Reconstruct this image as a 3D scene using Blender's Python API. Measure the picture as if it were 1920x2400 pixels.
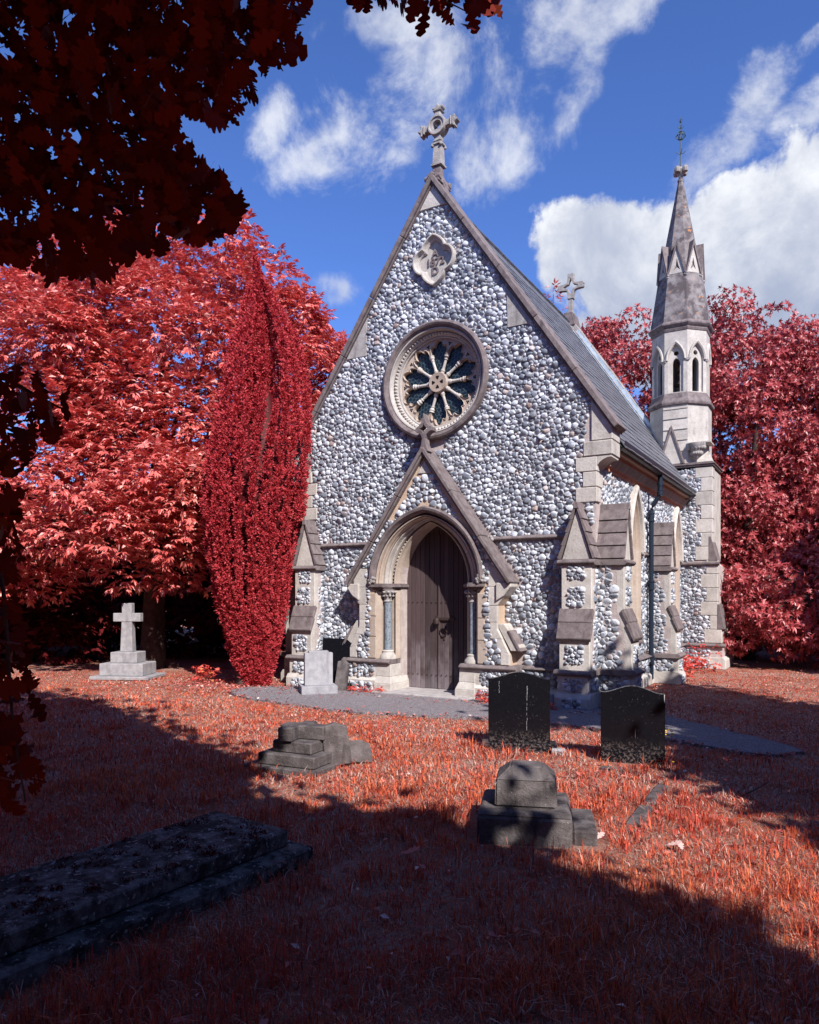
import bpy, bmesh, math, random
import numpy as np
from mathutils import Vector, Matrix, noise as mnoise
from mathutils.geometry import tessellate_polygon

# ------------------------------------------------------------------ scene, camera, light
for o in list(bpy.data.objects):
    bpy.data.objects.remove(o)
SC = bpy.context.scene
COL = SC.collection
random.seed(7)
RNG = np.random.default_rng(11)
PI = math.pi

TH = 0.535                      # the camera's heading; world x runs along the chapel front, y into it
CAM = Vector((5.895, -10.746, 1.7))
cam_data = bpy.data.cameras.new('camera')
cam = bpy.data.objects.new('camera', cam_data)
COL.objects.link(cam)
cam.location = CAM
cam.rotation_euler = (PI / 2, 0, TH)
cam_data.sensor_width = 36
cam_data.lens = 25.5
cam_data.shift_y = 0.0792
cam_data.clip_start = 0.05
cam_data.clip_end = 2000
SC.camera = cam

SUN = Vector((0.60, -0.45, 0.64)).normalized()
sun_data = bpy.data.lights.new('sun', 'SUN')
sun = bpy.data.objects.new('sun', sun_data)
COL.objects.link(sun)
sun.location = (20, -20, 25)
sun.rotation_euler = SUN.to_track_quat('Z', 'Y').to_euler()
sun_data.energy = 5.0
sun_data.angle = math.radians(0.53)
sun_data.color = (1.0, 0.955, 0.90)

SC.view_settings.view_transform = 'Standard'
SC.view_settings.look = 'None'
SC.view_settings.exposure = 0.6
SC.view_settings.gamma = 1.0

FW = Vector((-math.sin(TH), math.cos(TH), 0))
RT = Vector((math.cos(TH), math.sin(TH), 0))


def cw(X, Y, Z=0.0):
    """a spot given as metres right of / ahead of the photographer -> world"""
    p = Vector((CAM.x, CAM.y, 0)) + RT * X + FW * Y
    return Vector((p.x, p.y, Z))


def pj(p):
    """world -> photograph pixels (1920 x 2400) and depth"""
    d = Vector(p) - CAM
    y = d.dot(FW)
    if y < 0.05:
        return None
    return 960 + 1700 * d.dot(RT) / y, 1390 - 1700 * d.z / y, y


def gnd(u, v, z=0.0):
    k = (1.7 - z) * 1700 / (v - 1390)
    return cw((u - 960) / 1700 * k, k, z)


# ------------------------------------------------------------------ shader helper
class NT:
    def __init__(s, tree):
        s.t = tree
        s.n = tree.nodes
        s.l = tree.links
        s.x = 0

    def node(s, typ, **kw):
        n = s.n.new(typ)
        for k, v in kw.items():
            setattr(n, k, v)
        return n

    def put(s, sock, val):
        if val is None:
            return
        if isinstance(val, bpy.types.NodeSocket):
            s.l.new(val, sock)
        else:
            if hasattr(sock.default_value, '__len__') and len(sock.default_value) == 4 and len(val) == 3:
                val = (*val, 1)
            sock.default_value = val

    def m(s, op, a, b=None, c=None, clamp=False):
        n = s.node('ShaderNodeMath', operation=op, use_clamp=clamp)
        s.put(n.inputs[0], a)
        s.put(n.inputs[1], b)
        s.put(n.inputs[2], c)
        return n.outputs[0]

    def vm(s, op, a, b=None, out=0):
        n = s.node('ShaderNodeVectorMath', operation=op)
        s.put(n.inputs[0], a)
        s.put(n.inputs[1], b)
        return n.outputs[out]

    def mix(s, f, a, b, blend='MIX'):
        n = s.node('ShaderNodeMix', data_type='RGBA', blend_type=blend, clamp_factor=True)
        s.put(n.inputs[0], f)
        s.put(n.inputs[6], a)
        s.put(n.inputs[7], b)
        return n.outputs[2]

    def ss(s, x, a, b):
        n = s.node('ShaderNodeMapRange', interpolation_type='SMOOTHSTEP')
        s.put(n.inputs[0], x)
        s.put(n.inputs[1], a)
        s.put(n.inputs[2], b)
        return n.outputs[0]

    def noise(s, vec, scale, detail=4, rough=0.55, dist=0.0, col=False):
        n = s.node('ShaderNodeTexNoise')
        s.put(n.inputs['Vector'], vec)
        n.inputs['Scale'].default_value = scale
        n.inputs['Detail'].default_value = detail
        n.inputs['Roughness'].default_value = rough
        n.inputs['Distortion'].default_value = dist
        return n.outputs['Color' if col else 'Fac']

    def comb(s, x, y, z):
        n = s.node('ShaderNodeCombineXYZ')
        s.put(n.inputs[0], x)
        s.put(n.inputs[1], y)
        s.put(n.inputs[2], z)
        return n.outputs[0]


# ------------------------------------------------------------------ sky with clouds
world = bpy.data.worlds.new('World')
SC.world = world
world.use_nodes = True
W = NT(world.node_tree)
W.n.clear()
sky = W.node('ShaderNodeTexSky', sky_type='NISHITA', sun_disc=False)
sky.sun_elevation = math.asin(SUN.z)
sky.sun_rotation = math.atan2(SUN.x, SUN.y)
sky.altitude = 100
sky.air_density = 1.0
sky.dust_density = 0.3
sky.ozone_density = 3.0
SKY_STRENGTH = 0.076
dirv = W.node('ShaderNodeTexCoord').outputs['Generated']
dirn = W.vm('NORMALIZE', dirv)
dx = W.vm('DOT_PRODUCT', dirn, tuple(RT), out=1)
dy = W.vm('DOT_PRODUCT', dirn, tuple(FW), out=1)
dz = W.vm('DOT_PRODUCT', dirn, (0, 0, 1), out=1)
az = W.m('ARCTAN2', dx, dy)
el = W.m('ARCSINE', dz)
uv = W.comb(az, el, 0.0)
nz = W.noise(dirn, 5.5, 7, 0.62, 0.3)
nz2 = W.noise(W.vm('ADD', dirn, (3.1, 1.7, 0.4)), 16.0, 6, 0.6, 0.2)
# streaky noise for thin cloud, drawn out up to the right
rot = W.node('ShaderNodeVectorRotate', rotation_type='Z_AXIS')
W.put(rot.inputs['Vector'], uv)
rot.inputs['Angle'].default_value = -0.8
stre = W.vm('MULTIPLY', rot.outputs[0], (0.85, 1.1, 1.0))
nz3 = W.noise(W.vm('ADD', dirn, (7.7, 0.3, 2.4)), 7.5, 9, 0.66, 0.35)


def blob(cu, cv, ru, rv, tilt=0.0):
    a0 = math.atan((cu - 960) / 1700)
    e0 = math.atan((1390 - cv) / 1700 * math.cos(a0))
    sx, sy = ru / 1700 * math.cos(a0) ** 2, rv / 1700 * math.cos(e0) ** 2
    X = W.m('SUBTRACT', az, a0)
    Y = W.m('SUBTRACT', el, e0)
    c, s_ = math.cos(tilt), math.sin(tilt)
    p = W.m('MULTIPLY', W.m('ADD', W.m('MULTIPLY', X, c), W.m('MULTIPLY', Y, s_)), 1 / sx)
    q = W.m('MULTIPLY', W.m('SUBTRACT', W.m('MULTIPLY', Y, c), W.m('MULTIPLY', X, s_)), 1 / sy)
    r2 = W.m('ADD', W.m('MULTIPLY', p, p), W.m('MULTIPLY', q, q))
    return W.m('SUBTRACT', 1.0, W.m('SQRT', r2))      # 1 in the middle, 0 at the rim, below 0 outside


def union(bl):
    o = bl[0]
    for b in bl[1:]:
        o = W.m('SMOOTH_MAX', o, b, 0.18)
    return o


cum = union([blob(1390, 570, 165, 135), blob(1560, 640, 260, 170), blob(1760, 590, 280, 190),
             blob(1990, 520, 300, 270), blob(1700, 780, 520, 140)])
cum_d = W.m('ADD', W.m('MULTIPLY', cum, 1.2), W.m('ADD', W.m('MULTIPLY', W.m('SUBTRACT', nz, 0.5), 1.5),
                                                   W.m('MULTIPLY', W.m('SUBTRACT', nz2, 0.5), 1.0)))
cum_a = W.ss(cum_d, 0.0, 0.24)
wis = union([blob(980, 265, 330, 150, 0.35), blob(1070, 190, 200, 140), blob(780, 365, 190, 80, 0.25), blob(1300, 90, 200, 130, 0.8),
             blob(1440, 10, 170, 80, 0.6), blob(1180, 350, 190, 120), blob(1350, 210, 120, 80, 1.0), blob(630, 320, 80, 60, 0.9),
             blob(1730, 310, 200, 66, 0.65), blob(1890, 250, 140, 60, 0.4), blob(1905, 90, 60, 30, 0.5), blob(760, 680, 90, 45), blob(920, 60, 150, 60)])
wis_d = W.m('ADD', W.m('MULTIPLY', W.m('MINIMUM', wis, 0.45), 0.95), W.m('ADD', W.m('MULTIPLY', W.m('SUBTRACT', nz3, 0.48), 3.4), W.m('MULTIPLY', W.m('SUBTRACT', nz2, 0.5), 1.3)))
wis_a = W.m('MULTIPLY', W.ss(wis_d, 0.0, 1.05), 0.75)
# the same kind of sky goes on all round
far_m = W.ss(W.m('ABSOLUTE', az), 0.62, 0.85)
gen = W.ss(W.noise(dirn, 2.6, 6, 0.6, 0.3), 0.56, 0.70)
gen_a = W.m('MULTIPLY', W.m('MULTIPLY', gen, far_m), W.m('MULTIPLY', W.ss(dz, 0.02, 0.15), 0.85))
alpha = W.m('MAXIMUM', W.m('MAXIMUM', cum_a, wis_a), gen_a)
# clouds are white where thick and high in the heap, greyer blue towards their flat bases
base = W.ss(W.m('ADD', el, W.m('MULTIPLY', W.m('SUBTRACT', nz, 0.5), 0.35)), 0.27, 0.52)
lump = W.m('MULTIPLY', W.ss(nz2, 0.32, 0.62), W.ss(nz, 0.25, 0.62))
cl_f = W.m('MULTIPLY', W.m('ADD', 0.25, W.m('MULTIPLY', base, 0.75)), W.m('ADD', 0.55, W.m('MULTIPLY', lump, 0.55)))
cl_col = W.mix(cl_f, (2.5, 3.1, 4.8), (8.6, 8.8, 9.2))
tint = W.mix(1.0, sky.outputs[0], (0.80, 1.05, 1.70), 'MULTIPLY')
full = W.mix(alpha, tint, cl_col)
bg = W.node('ShaderNodeBackground')
W.put(bg.inputs[0], full)
bg.inputs[1].default_value = SKY_STRENGTH
world.cycles.sampling_method = 'MANUAL'
world.cycles.sample_map_resolution = 512
wo = W.node('ShaderNodeOutputWorld')
W.l.new(bg.outputs[0], wo.inputs[0])

# ------------------------------------------------------------------ materials
MATS = {}


def newmat(name):
    m = bpy.data.materials.new(name)
    m.use_nodes = True
    t = NT(m.node_tree)
    t.n.clear()
    MATS[name] = m
    b = t.node('ShaderNodeBsdfPrincipled')
    o = t.node('ShaderNodeOutputMaterial')
    t.l.new(b.outputs[0], o.inputs[0])
    return m, t, b, o


def bump(t, b, h, strength, dist=0.02):
    n = t.node('ShaderNodeBump')
    n.inputs['Strength'].default_value = strength
    n.inputs['Distance'].default_value = dist
    t.put(n.inputs['Height'], h)
    t.l.new(n.outputs[0], b.inputs['Normal'])


def stone(name, c1, c2, stain, scale=6, rough=0.88, st=(0.52, 0.72), spots=None, bmp=0.5, streak=True, spec=0.25):
    m, t, b, o = newmat(name)
    g = t.node('ShaderNodeNewGeometry')
    pos = g.outputs['Position']
    rnd = t.node('ShaderNodeObjectInfo').outputs['Random']
    off = t.vm('ADD', pos, t.comb(t.m('MULTIPLY', rnd, 7.3), t.m('MULTIPLY', rnd, 3.1), 0.0))
    n1 = t.noise(off, scale, 6, 0.6)
    n2 = t.noise(off, scale * 7, 5, 0.65)
    col = t.mix(t.ss(n1, 0.32, 0.68), c1, c2)
    if streak:
        sv = t.vm('MULTIPLY', off, (3.2, 3.2, 0.7))
        n3 = t.noise(sv, 2.2, 6, 0.6, 0.4)
    else:
        n3 = t.noise(off, scale * 0.45, 6, 0.65, 0.3)
    col = t.mix(t.m('MULTIPLY', t.ss(n3, *st), 0.85), col, stain)
    if spots:
        n4 = t.noise(off, spots[1], 3, 0.5)
        col = t.mix(t.ss(n4, spots[2], spots[2] + 0.05), col, spots[0])
    v = t.m('ADD', 0.72, t.m('MULTIPLY', n2, 0.56))
    v = t.m('MULTIPLY', v, t.m('ADD', 0.9, t.m('MULTIPLY', rnd, 0.2)))
    col = t.mix(1.0, col, t.comb(v, v, v), 'MULTIPLY')
    t.put(b.inputs['Base Color'], col)
    b.inputs['Roughness'].default_value = rough
    b.inputs['Specular IOR Level'].default_value = spec
    bump(t, b, t.m('ADD', n2, t.m('MULTIPLY', n1, 0.6)), bmp, 0.012)
    return m


stone('limestone', (0.40, 0.365, 0.335), (0.52, 0.48, 0.445), (0.17, 0.14, 0.135), 4, st=(0.56, 0.8), spots=((0.72, 0.70, 0.68), 30, 0.70))
stone('limestone_warm', (0.36, 0.28, 0.225), (0.43, 0.355, 0.30), (0.28, 0.14, 0.085), 3, st=(0.58, 0.85))
stone('weathered_stone', (0.135, 0.105, 0.108), (0.205, 0.17, 0.168), (0.07, 0.052, 0.055), 9, st=(0.5, 0.75), spots=((0.36, 0.34, 0.33), 38, 0.69))
stone('spire_stone', (0.15, 0.128, 0.13), (0.26, 0.235, 0.235), (0.075, 0.058, 0.062), 7, streak=False, st=(0.45, 0.6), spots=((0.42, 0.19, 0.09), 8.5, 0.655))
stone('tomb_stone', (0.08, 0.066, 0.066), (0.15, 0.13, 0.13), (0.028, 0.021, 0.023), 7, st=(0.46, 0.7), spots=((0.30, 0.28, 0.28), 75, 0.69), bmp=0.9)
stone('ledger_stone', (0.07, 0.060, 0.056), (0.20, 0.182, 0.175), (0.014, 0.010, 0.010), 16, streak=False, st=(0.46, 0.58), spots=((0.36, 0.34, 0.33), 38, 0.62), bmp=1.0)
stone('pale_granite', (0.26, 0.255, 0.28), (0.34, 0.335, 0.355), (0.20, 0.185, 0.21), 8, st=(0.5, 0.72))
stone('cross_stone', (0.26, 0.25, 0.265), (0.36, 0.35, 0.36), (0.20, 0.18, 0.19), 8, st=(0.52, 0.75), spots=((0.2, 0.18, 0.18), 20, 0.68))
stone('finial_stone', (0.26, 0.235, 0.225), (0.37, 0.345, 0.335), (0.15, 0.15, 0.145), 9, st=(0.48, 0.7))
stone('mortar', (0.38, 0.315, 0.305), (0.49, 0.415, 0.395), (0.25, 0.2, 0.2), 8, st=(0.6, 0.9), bmp=0.7)
stone('warm_mortar', (0.52, 0.38, 0.28), (0.60, 0.45, 0.34), (0.4, 0.27, 0.2), 8, st=(0.6, 0.9), bmp=0.7)
stone('brick_red', (0.42, 0.17, 0.10), (0.55, 0.26, 0.15), (0.28, 0.10, 0.07), 20, st=(0.6, 0.8))
stone('lead', (0.30, 0.36, 0.44), (0.42, 0.50, 0.58), (0.2, 0.24, 0.3), 6, rough=0.55, st=(0.55, 0.8), spec=0.5)
stone('slate', (0.095, 0.095, 0.108), (0.15, 0.152, 0.17), (0.21, 0.205, 0.21), 5, rough=0.5, st=(0.6, 0.8), spec=0.45, bmp=0.3)
stone('bark', (0.055, 0.035, 0.03), (0.10, 0.065, 0.055), (0.03, 0.02, 0.02), 9, bmp=1.0)
stone('granite_shaft', (0.16, 0.19, 0.22), (0.28, 0.32, 0.36), (0.08, 0.095, 0.12), 60, rough=0.45, streak=False, st=(0.5, 0.6), spec=0.5, bmp=0.1)
stone('step_stone', (0.30, 0.27, 0.27), (0.40, 0.37, 0.36), (0.2, 0.17, 0.17), 5)


def mat_flint():
    m, t, b, o = newmat('flint')
    a = t.node('ShaderNodeAttribute', attribute_name='tone').outputs['Color']
    sep = t.node('ShaderNodeSeparateColor')
    t.l.new(a, sep.inputs[0])
    r, gch, bl = sep.outputs
    pos = t.node('ShaderNodeNewGeometry').outputs['Position']
    off = t.vm('ADD', pos, t.comb(t.m('MULTIPLY', r, 31.0), t.m('MULTIPLY', bl, 17.0), 0.0))
    n1 = t.noise(off, 16, 5, 0.6, 0.6)
    n2 = t.noise(off, 60, 4, 0.6)
    cort = t.mix(t.ss(n2, 0.3, 0.7), (0.39, 0.415, 0.475), (0.64, 0.66, 0.70))
    dark = t.mix(n1, (0.11, 0.12, 0.15), (0.33, 0.36, 0.425))
    # split stones show their dark heart inside a pale rind
    core = t.ss(t.m('ADD', t.m('ADD', gch, t.m('MULTIPLY', t.m('SUBTRACT', n1, 0.5), 1.7)), t.m('MULTIPLY', t.m('SUBTRACT', r, 0.5), 1.5)), 0.42, 0.85)
    col = t.mix(core, cort, dark)
    brown = t.mix(n1, (0.32, 0.19, 0.14), (0.46, 0.33, 0.27))
    col = t.mix(t.m('MULTIPLY', t.ss(bl, 0.955, 0.98), 0.65), col, brown)
    v = t.m('ADD', 0.98, t.m('MULTIPLY', t.ss(r, 0.0, 1.0), -0.22))
    col = t.mix(1.0, col, t.comb(v, v, v), 'MULTIPLY')
    t.put(b.inputs['Base Color'], col)
    t.put(b.inputs['Roughness'], t.m('SUBTRACT', 0.72, t.m('MULTIPLY', core, 0.34)))
    b.inputs['Specular IOR Level'].default_value = 0.45
    bump(t, b, t.m('ADD', n1, t.m('MULTIPLY', n2, 0.4)), 0.55, 0.012)


mat_flint()


def mat_simple(name, c, rough=0.6, metal=0.0, spec=0.5, var=0.25, scale=20, bmp=0.0):
    m, t, b, o = newmat(name)
    pos = t.node('ShaderNodeNewGeometry').outputs['Position']
    n = t.noise(pos, scale, 4, 0.6)
    v = t.m('ADD', 1 - var, t.m('MULTIPLY', n, 2 * var))
    t.put(b.inputs['Base Color'], t.mix(1.0, c, t.comb(v, v, v), 'MULTIPLY'))
    b.inputs['Roughness'].default_value = rough
    b.inputs['Metallic'].default_value = metal
    b.inputs['Specular IOR Level'].default_value = spec
    if bmp:
        bump(t, b, n, bmp, 0.01)
    return m


mat_simple('cast_iron_paint', (0.012, 0.02, 0.035), 0.35)
mat_simple('gutter_black', (0.02, 0.018, 0.022), 0.45)
mat_simple('iron', (0.05, 0.03, 0.028), 0.6, 0.3)
mat_simple('vane_iron', (0.03, 0.06, 0.065), 0.6)
mat_simple('dark_inside', (0.012, 0.009, 0.01), 0.9, spec=0.1)  # near-black stands in for the shade inside holes and hollows
mat_simple('glass_dark', (0.008, 0.018, 0.026), 0.3, spec=0.35)
mat_simple('window_lead', (0.09, 0.12, 0.15), 0.6)
mat_simple('yellow_petal', (0.7, 0.4, 0.02), 0.7)


def mat_granite():
    m, t, b, o = newmat('black_granite')
    pos = t.node('ShaderNodeNewGeometry').outputs['Position']
    vo = t.node('ShaderNodeTexVoronoi', feature='F1')
    t.put(vo.inputs['Vector'], pos)
    vo.inputs['Scale'].default_value = 55
    n0 = t.noise(pos, 16, 4, 0.6)
    sp = t.m('MULTIPLY', t.ss(vo.outputs['Distance'], 0.17, 0.1), t.ss(n0, 0.5, 0.62))
    # bird droppings and dribbles: narrow upright runs
    sv = t.vm('MULTIPLY', pos, (1.0, 1.0, 0.045))
    dr = t.ss(t.noise(sv, 26, 2, 0.4), 0.75, 0.77)
    pz = t.node('ShaderNodeSeparateXYZ')
    t.l.new(pos, pz.inputs[0])
    low = t.m('MULTIPLY', t.ss(pz.outputs[2], 0.26, 0.06), t.ss(t.noise(pos, 40, 5, 0.7), 0.48, 0.6))
    f = t.m('MAXIMUM', t.m('MULTIPLY', sp, 0.3), t.m('MULTIPLY', dr, 0.9))
    n = t.noise(pos, 30, 4, 0.6)
    col = t.mix(n, (0.004, 0.004, 0.006), (0.010, 0.010, 0.013))
    col = t.mix(t.m('MULTIPLY', low, 0.5), col, (0.20, 0.16, 0.15))
    col = t.mix(f, col, (0.5, 0.5, 0.52))
    t.put(b.inputs['Base Color'], col)
    t.put(b.inputs['Roughness'], t.m('ADD', 0.14, t.m('MULTIPLY', f, 0.6)))
    b.inputs['Specular IOR Level'].default_value = 0.16


mat_granite()


def mat_wood():
    m, t, b, o = newmat('door_wood')
    pos = t.node('ShaderNodeNewGeometry').outputs['Position']
    rnd = t.node('ShaderNodeObjectInfo').outputs['Random']
    off = t.vm('ADD', pos, t.comb(t.m('MULTIPLY', rnd, 9.0), 0.0, t.m('MULTIPLY', rnd, 5.0)))
    g = t.noise(t.vm('MULTIPLY', off, (40, 40, 1.6)), 1.0, 6, 0.6, 0.6)
    n = t.noise(off, 3, 5, 0.6)
    sz = t.node('ShaderNodeSeparateXYZ')
    t.l.new(pos, sz.inputs[0])
    col = t.mix(g, (0.034, 0.019, 0.019), (0.095, 0.066, 0.069))
    wear = t.ss(t.m('ADD', t.m('MULTIPLY', sz.outputs[2], -0.5), t.m('ADD', t.m('MULTIPLY', n, 1.3), t.m('MULTIPLY', g, 0.4))), 0.3, 1.0)
    col = t.mix(t.m('MULTIPLY', wear, 0.7), col, (0.22, 0.185, 0.20))
    v = t.m('ADD', 0.7, t.m('MULTIPLY', rnd, 0.6))
    col = t.mix(1.0, col, t.comb(v, v, v), 'MULTIPLY')
    t.put(b.inputs['Base Color'], col)
    b.inputs['Roughness'].default_value = 0.75
    b.inputs['Specular IOR Level'].default_value = 0.3
    bump(t, b, g, 0.5, 0.004)


mat_wood()


def mat_leaf(name, lo, hi, pale, trans=0.3, spec=0.35, rough=0.5, patch=0.35):
    """lo..hi by the leaf's own tone, pale for its paler leaves"""
    m, t, b, o = newmat(name)
    a = t.node('ShaderNodeAttribute', attribute_name='tone').outputs['Color']
    sep = t.node('ShaderNodeSeparateColor')
    t.l.new(a, sep.inputs[0])
    pos = t.node('ShaderNodeNewGeometry').outputs['Position']
    n = t.noise(pos, 1.1, 4, 0.6)
    f = t.m('ADD', t.m('MULTIPLY', sep.outputs[0], 1 - patch), t.m('MULTIPLY', t.ss(n, 0.3, 0.7), patch))
    col = t.mix(f, lo, hi)
    col = t.mix(t.ss(sep.outputs[1], 0.8, 1.0), col, pale)
    t.put(b.inputs['Base Color'], col)
    b.inputs['Roughness'].default_value = rough
    b.inputs['Specular IOR Level'].default_value = spec
    tr = t.node('ShaderNodeBsdfTranslucent')
    t.put(tr.inputs[0], t.mix(1.0, col, (1.0, 0.6, 0.6), 'MULTIPLY'))
    mx = t.node('ShaderNodeMixShader')
    mx.inputs[0].default_value = trans
    t.l.new(b.outputs[0], mx.inputs[1])
    t.l.new(tr.outputs[0], mx.inputs[2])
    t.l.new(mx.outputs[0], o.inputs[0])
    return m


mat_leaf('hickory_leaf', (0.50, 0.055, 0.056), (0.82, 0.235, 0.195), (0.90, 0.50, 0.44), 0.25, 0.45, 0.45)
mat_leaf('yew_needle', (0.38, 0.028, 0.039), (0.60, 0.066, 0.078), (0.66, 0.12, 0.12), 0.15, 0.2, 0.6, patch=0.2)
mat_leaf('evergreen_leaf', (0.27, 0.030, 0.037), (0.52, 0.092, 0.096), (0.66, 0.28, 0.27), 0.18, 0.5, 0.4)
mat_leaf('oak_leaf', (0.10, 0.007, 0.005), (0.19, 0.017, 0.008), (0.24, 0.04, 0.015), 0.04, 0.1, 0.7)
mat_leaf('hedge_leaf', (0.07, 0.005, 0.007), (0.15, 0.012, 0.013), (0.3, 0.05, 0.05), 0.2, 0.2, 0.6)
mat_leaf('creeper_leaf', (0.55, 0.05, 0.045), (0.75, 0.12, 0.09), (0.8, 0.3, 0.12), 0.25)
mat_leaf('litter_leaf', (0.35, 0.05, 0.045), (0.62, 0.20, 0.16), (0.75, 0.55, 0.50), 0.15, patch=0.1)


def mat_grass():
    m, t, b, o = newmat('grass_blade')
    a = t.node('ShaderNodeAttribute', attribute_name='tone').outputs['Color']
    t.put(b.inputs['Base Color'], a)
    b.inputs['Roughness'].default_value = 0.6
    b.inputs['Specular IOR Level'].default_value = 0.25
    tr = t.node('ShaderNodeBsdfTranslucent')
    t.put(tr.inputs[0], a)
    mx = t.node('ShaderNodeMixShader')
    mx.inputs[0].default_value = 0.28
    t.l.new(b.outputs[0], mx.inputs[1])
    t.l.new(tr.outputs[0], mx.inputs[2])
    t.l.new(mx.outputs[0], o.inputs[0])


mat_grass()


def mat_ground():
    m, t, b, o = newmat('turf')
    pos = t.node('ShaderNodeNewGeometry').outputs['Position']
    n1 = t.noise(pos, 0.9, 6, 0.6)
    n2 = t.noise(pos, 22, 6, 0.7)
    n3 = t.noise(pos, 140, 3, 0.6)
    col = t.mix(t.ss(n1, 0.35, 0.65), (0.32, 0.12, 0.08), (0.40, 0.27, 0.22))
    col = t.mix(t.ss(n2, 0.45, 0.7), col, (0.40, 0.085, 0.05))
    col = t.mix(t.ss(n3, 0.5, 0.75), col, (0.16, 0.08, 0.065))
    t.put(b.inputs['Base Color'], col)
    b.inputs['Roughness'].default_value = 0.95
    b.inputs['Specular IOR Level'].default_value = 0.1
    bump(t, b, t.m('ADD', n2, t.m('MULTIPLY', n3, 0.5)), 1.0, 0.03)
    m, t, b, o = newmat('asphalt')
    pos = t.node('ShaderNodeNewGeometry').outputs['Position']
    n1 = t.noise(pos, 60, 5, 0.75)
    n2 = t.noise(pos, 2.5, 5, 0.6)
    col = t.mix(t.ss(n1, 0.42, 0.66), (0.14, 0.125, 0.14), (0.40, 0.36, 0.37))
    col = t.mix(t.m('MULTIPLY', t.ss(n2, 0.45, 0.7), 0.5), col, (0.24, 0.18, 0.18))
    n4 = t.noise(pos, 14, 5, 0.7)
    v = t.m('ADD', 0.55, t.m('MULTIPLY', n4, 0.9))
    col = t.mix(1.0, col, t.comb(v, v, v), 'MULTIPLY')
    t.put(b.inputs['Base Color'], col)
    b.inputs['Roughness'].default_value = 0.95
    b.inputs['Specular IOR Level'].default_value = 0.15
    bump(t, b, t.m('ADD', n1, n4), 1.0, 0.02)


mat_ground()


# ------------------------------------------------------------------ mesh helpers
def tag(o, label=None, cat=None, group=None, kind=None):
    if label:
        o['label'] = label
    if cat:
        o['category'] = cat
    if group:
        o['group'] = group
    if kind:
        o['kind'] = kind
    return o


def empty(name, loc=(0, 0, 0), rz=0.0, parent=None):
    o = bpy.data.objects.new(name, None)
    COL.objects.link(o)
    o.location = loc
    o.rotation_euler = (0, 0, rz)
    o.empty_display_size = 0.2
    o.parent = parent
    return o


def link(name, me, mat, parent=None):
    o = bpy.data.objects.new(name, me)
    COL.objects.link(o)
    if mat and not me.materials:
        me.materials.append(MATS[mat])
    o.parent = parent
    return o


class Fr:
    """a working plane: a runs along A, n stands out along N, z is up"""
    def __init__(s, O, A, N):
        s.O, s.A, s.N = Vector(O), Vector(A), Vector(N)

    def __call__(s, a, n, z):
        return s.O + s.A * a + s.N * n + Vector((0, 0, z))


WORLD_FR = Fr((0, 0, 0), (1, 0, 0), (0, 1, 0))


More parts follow.
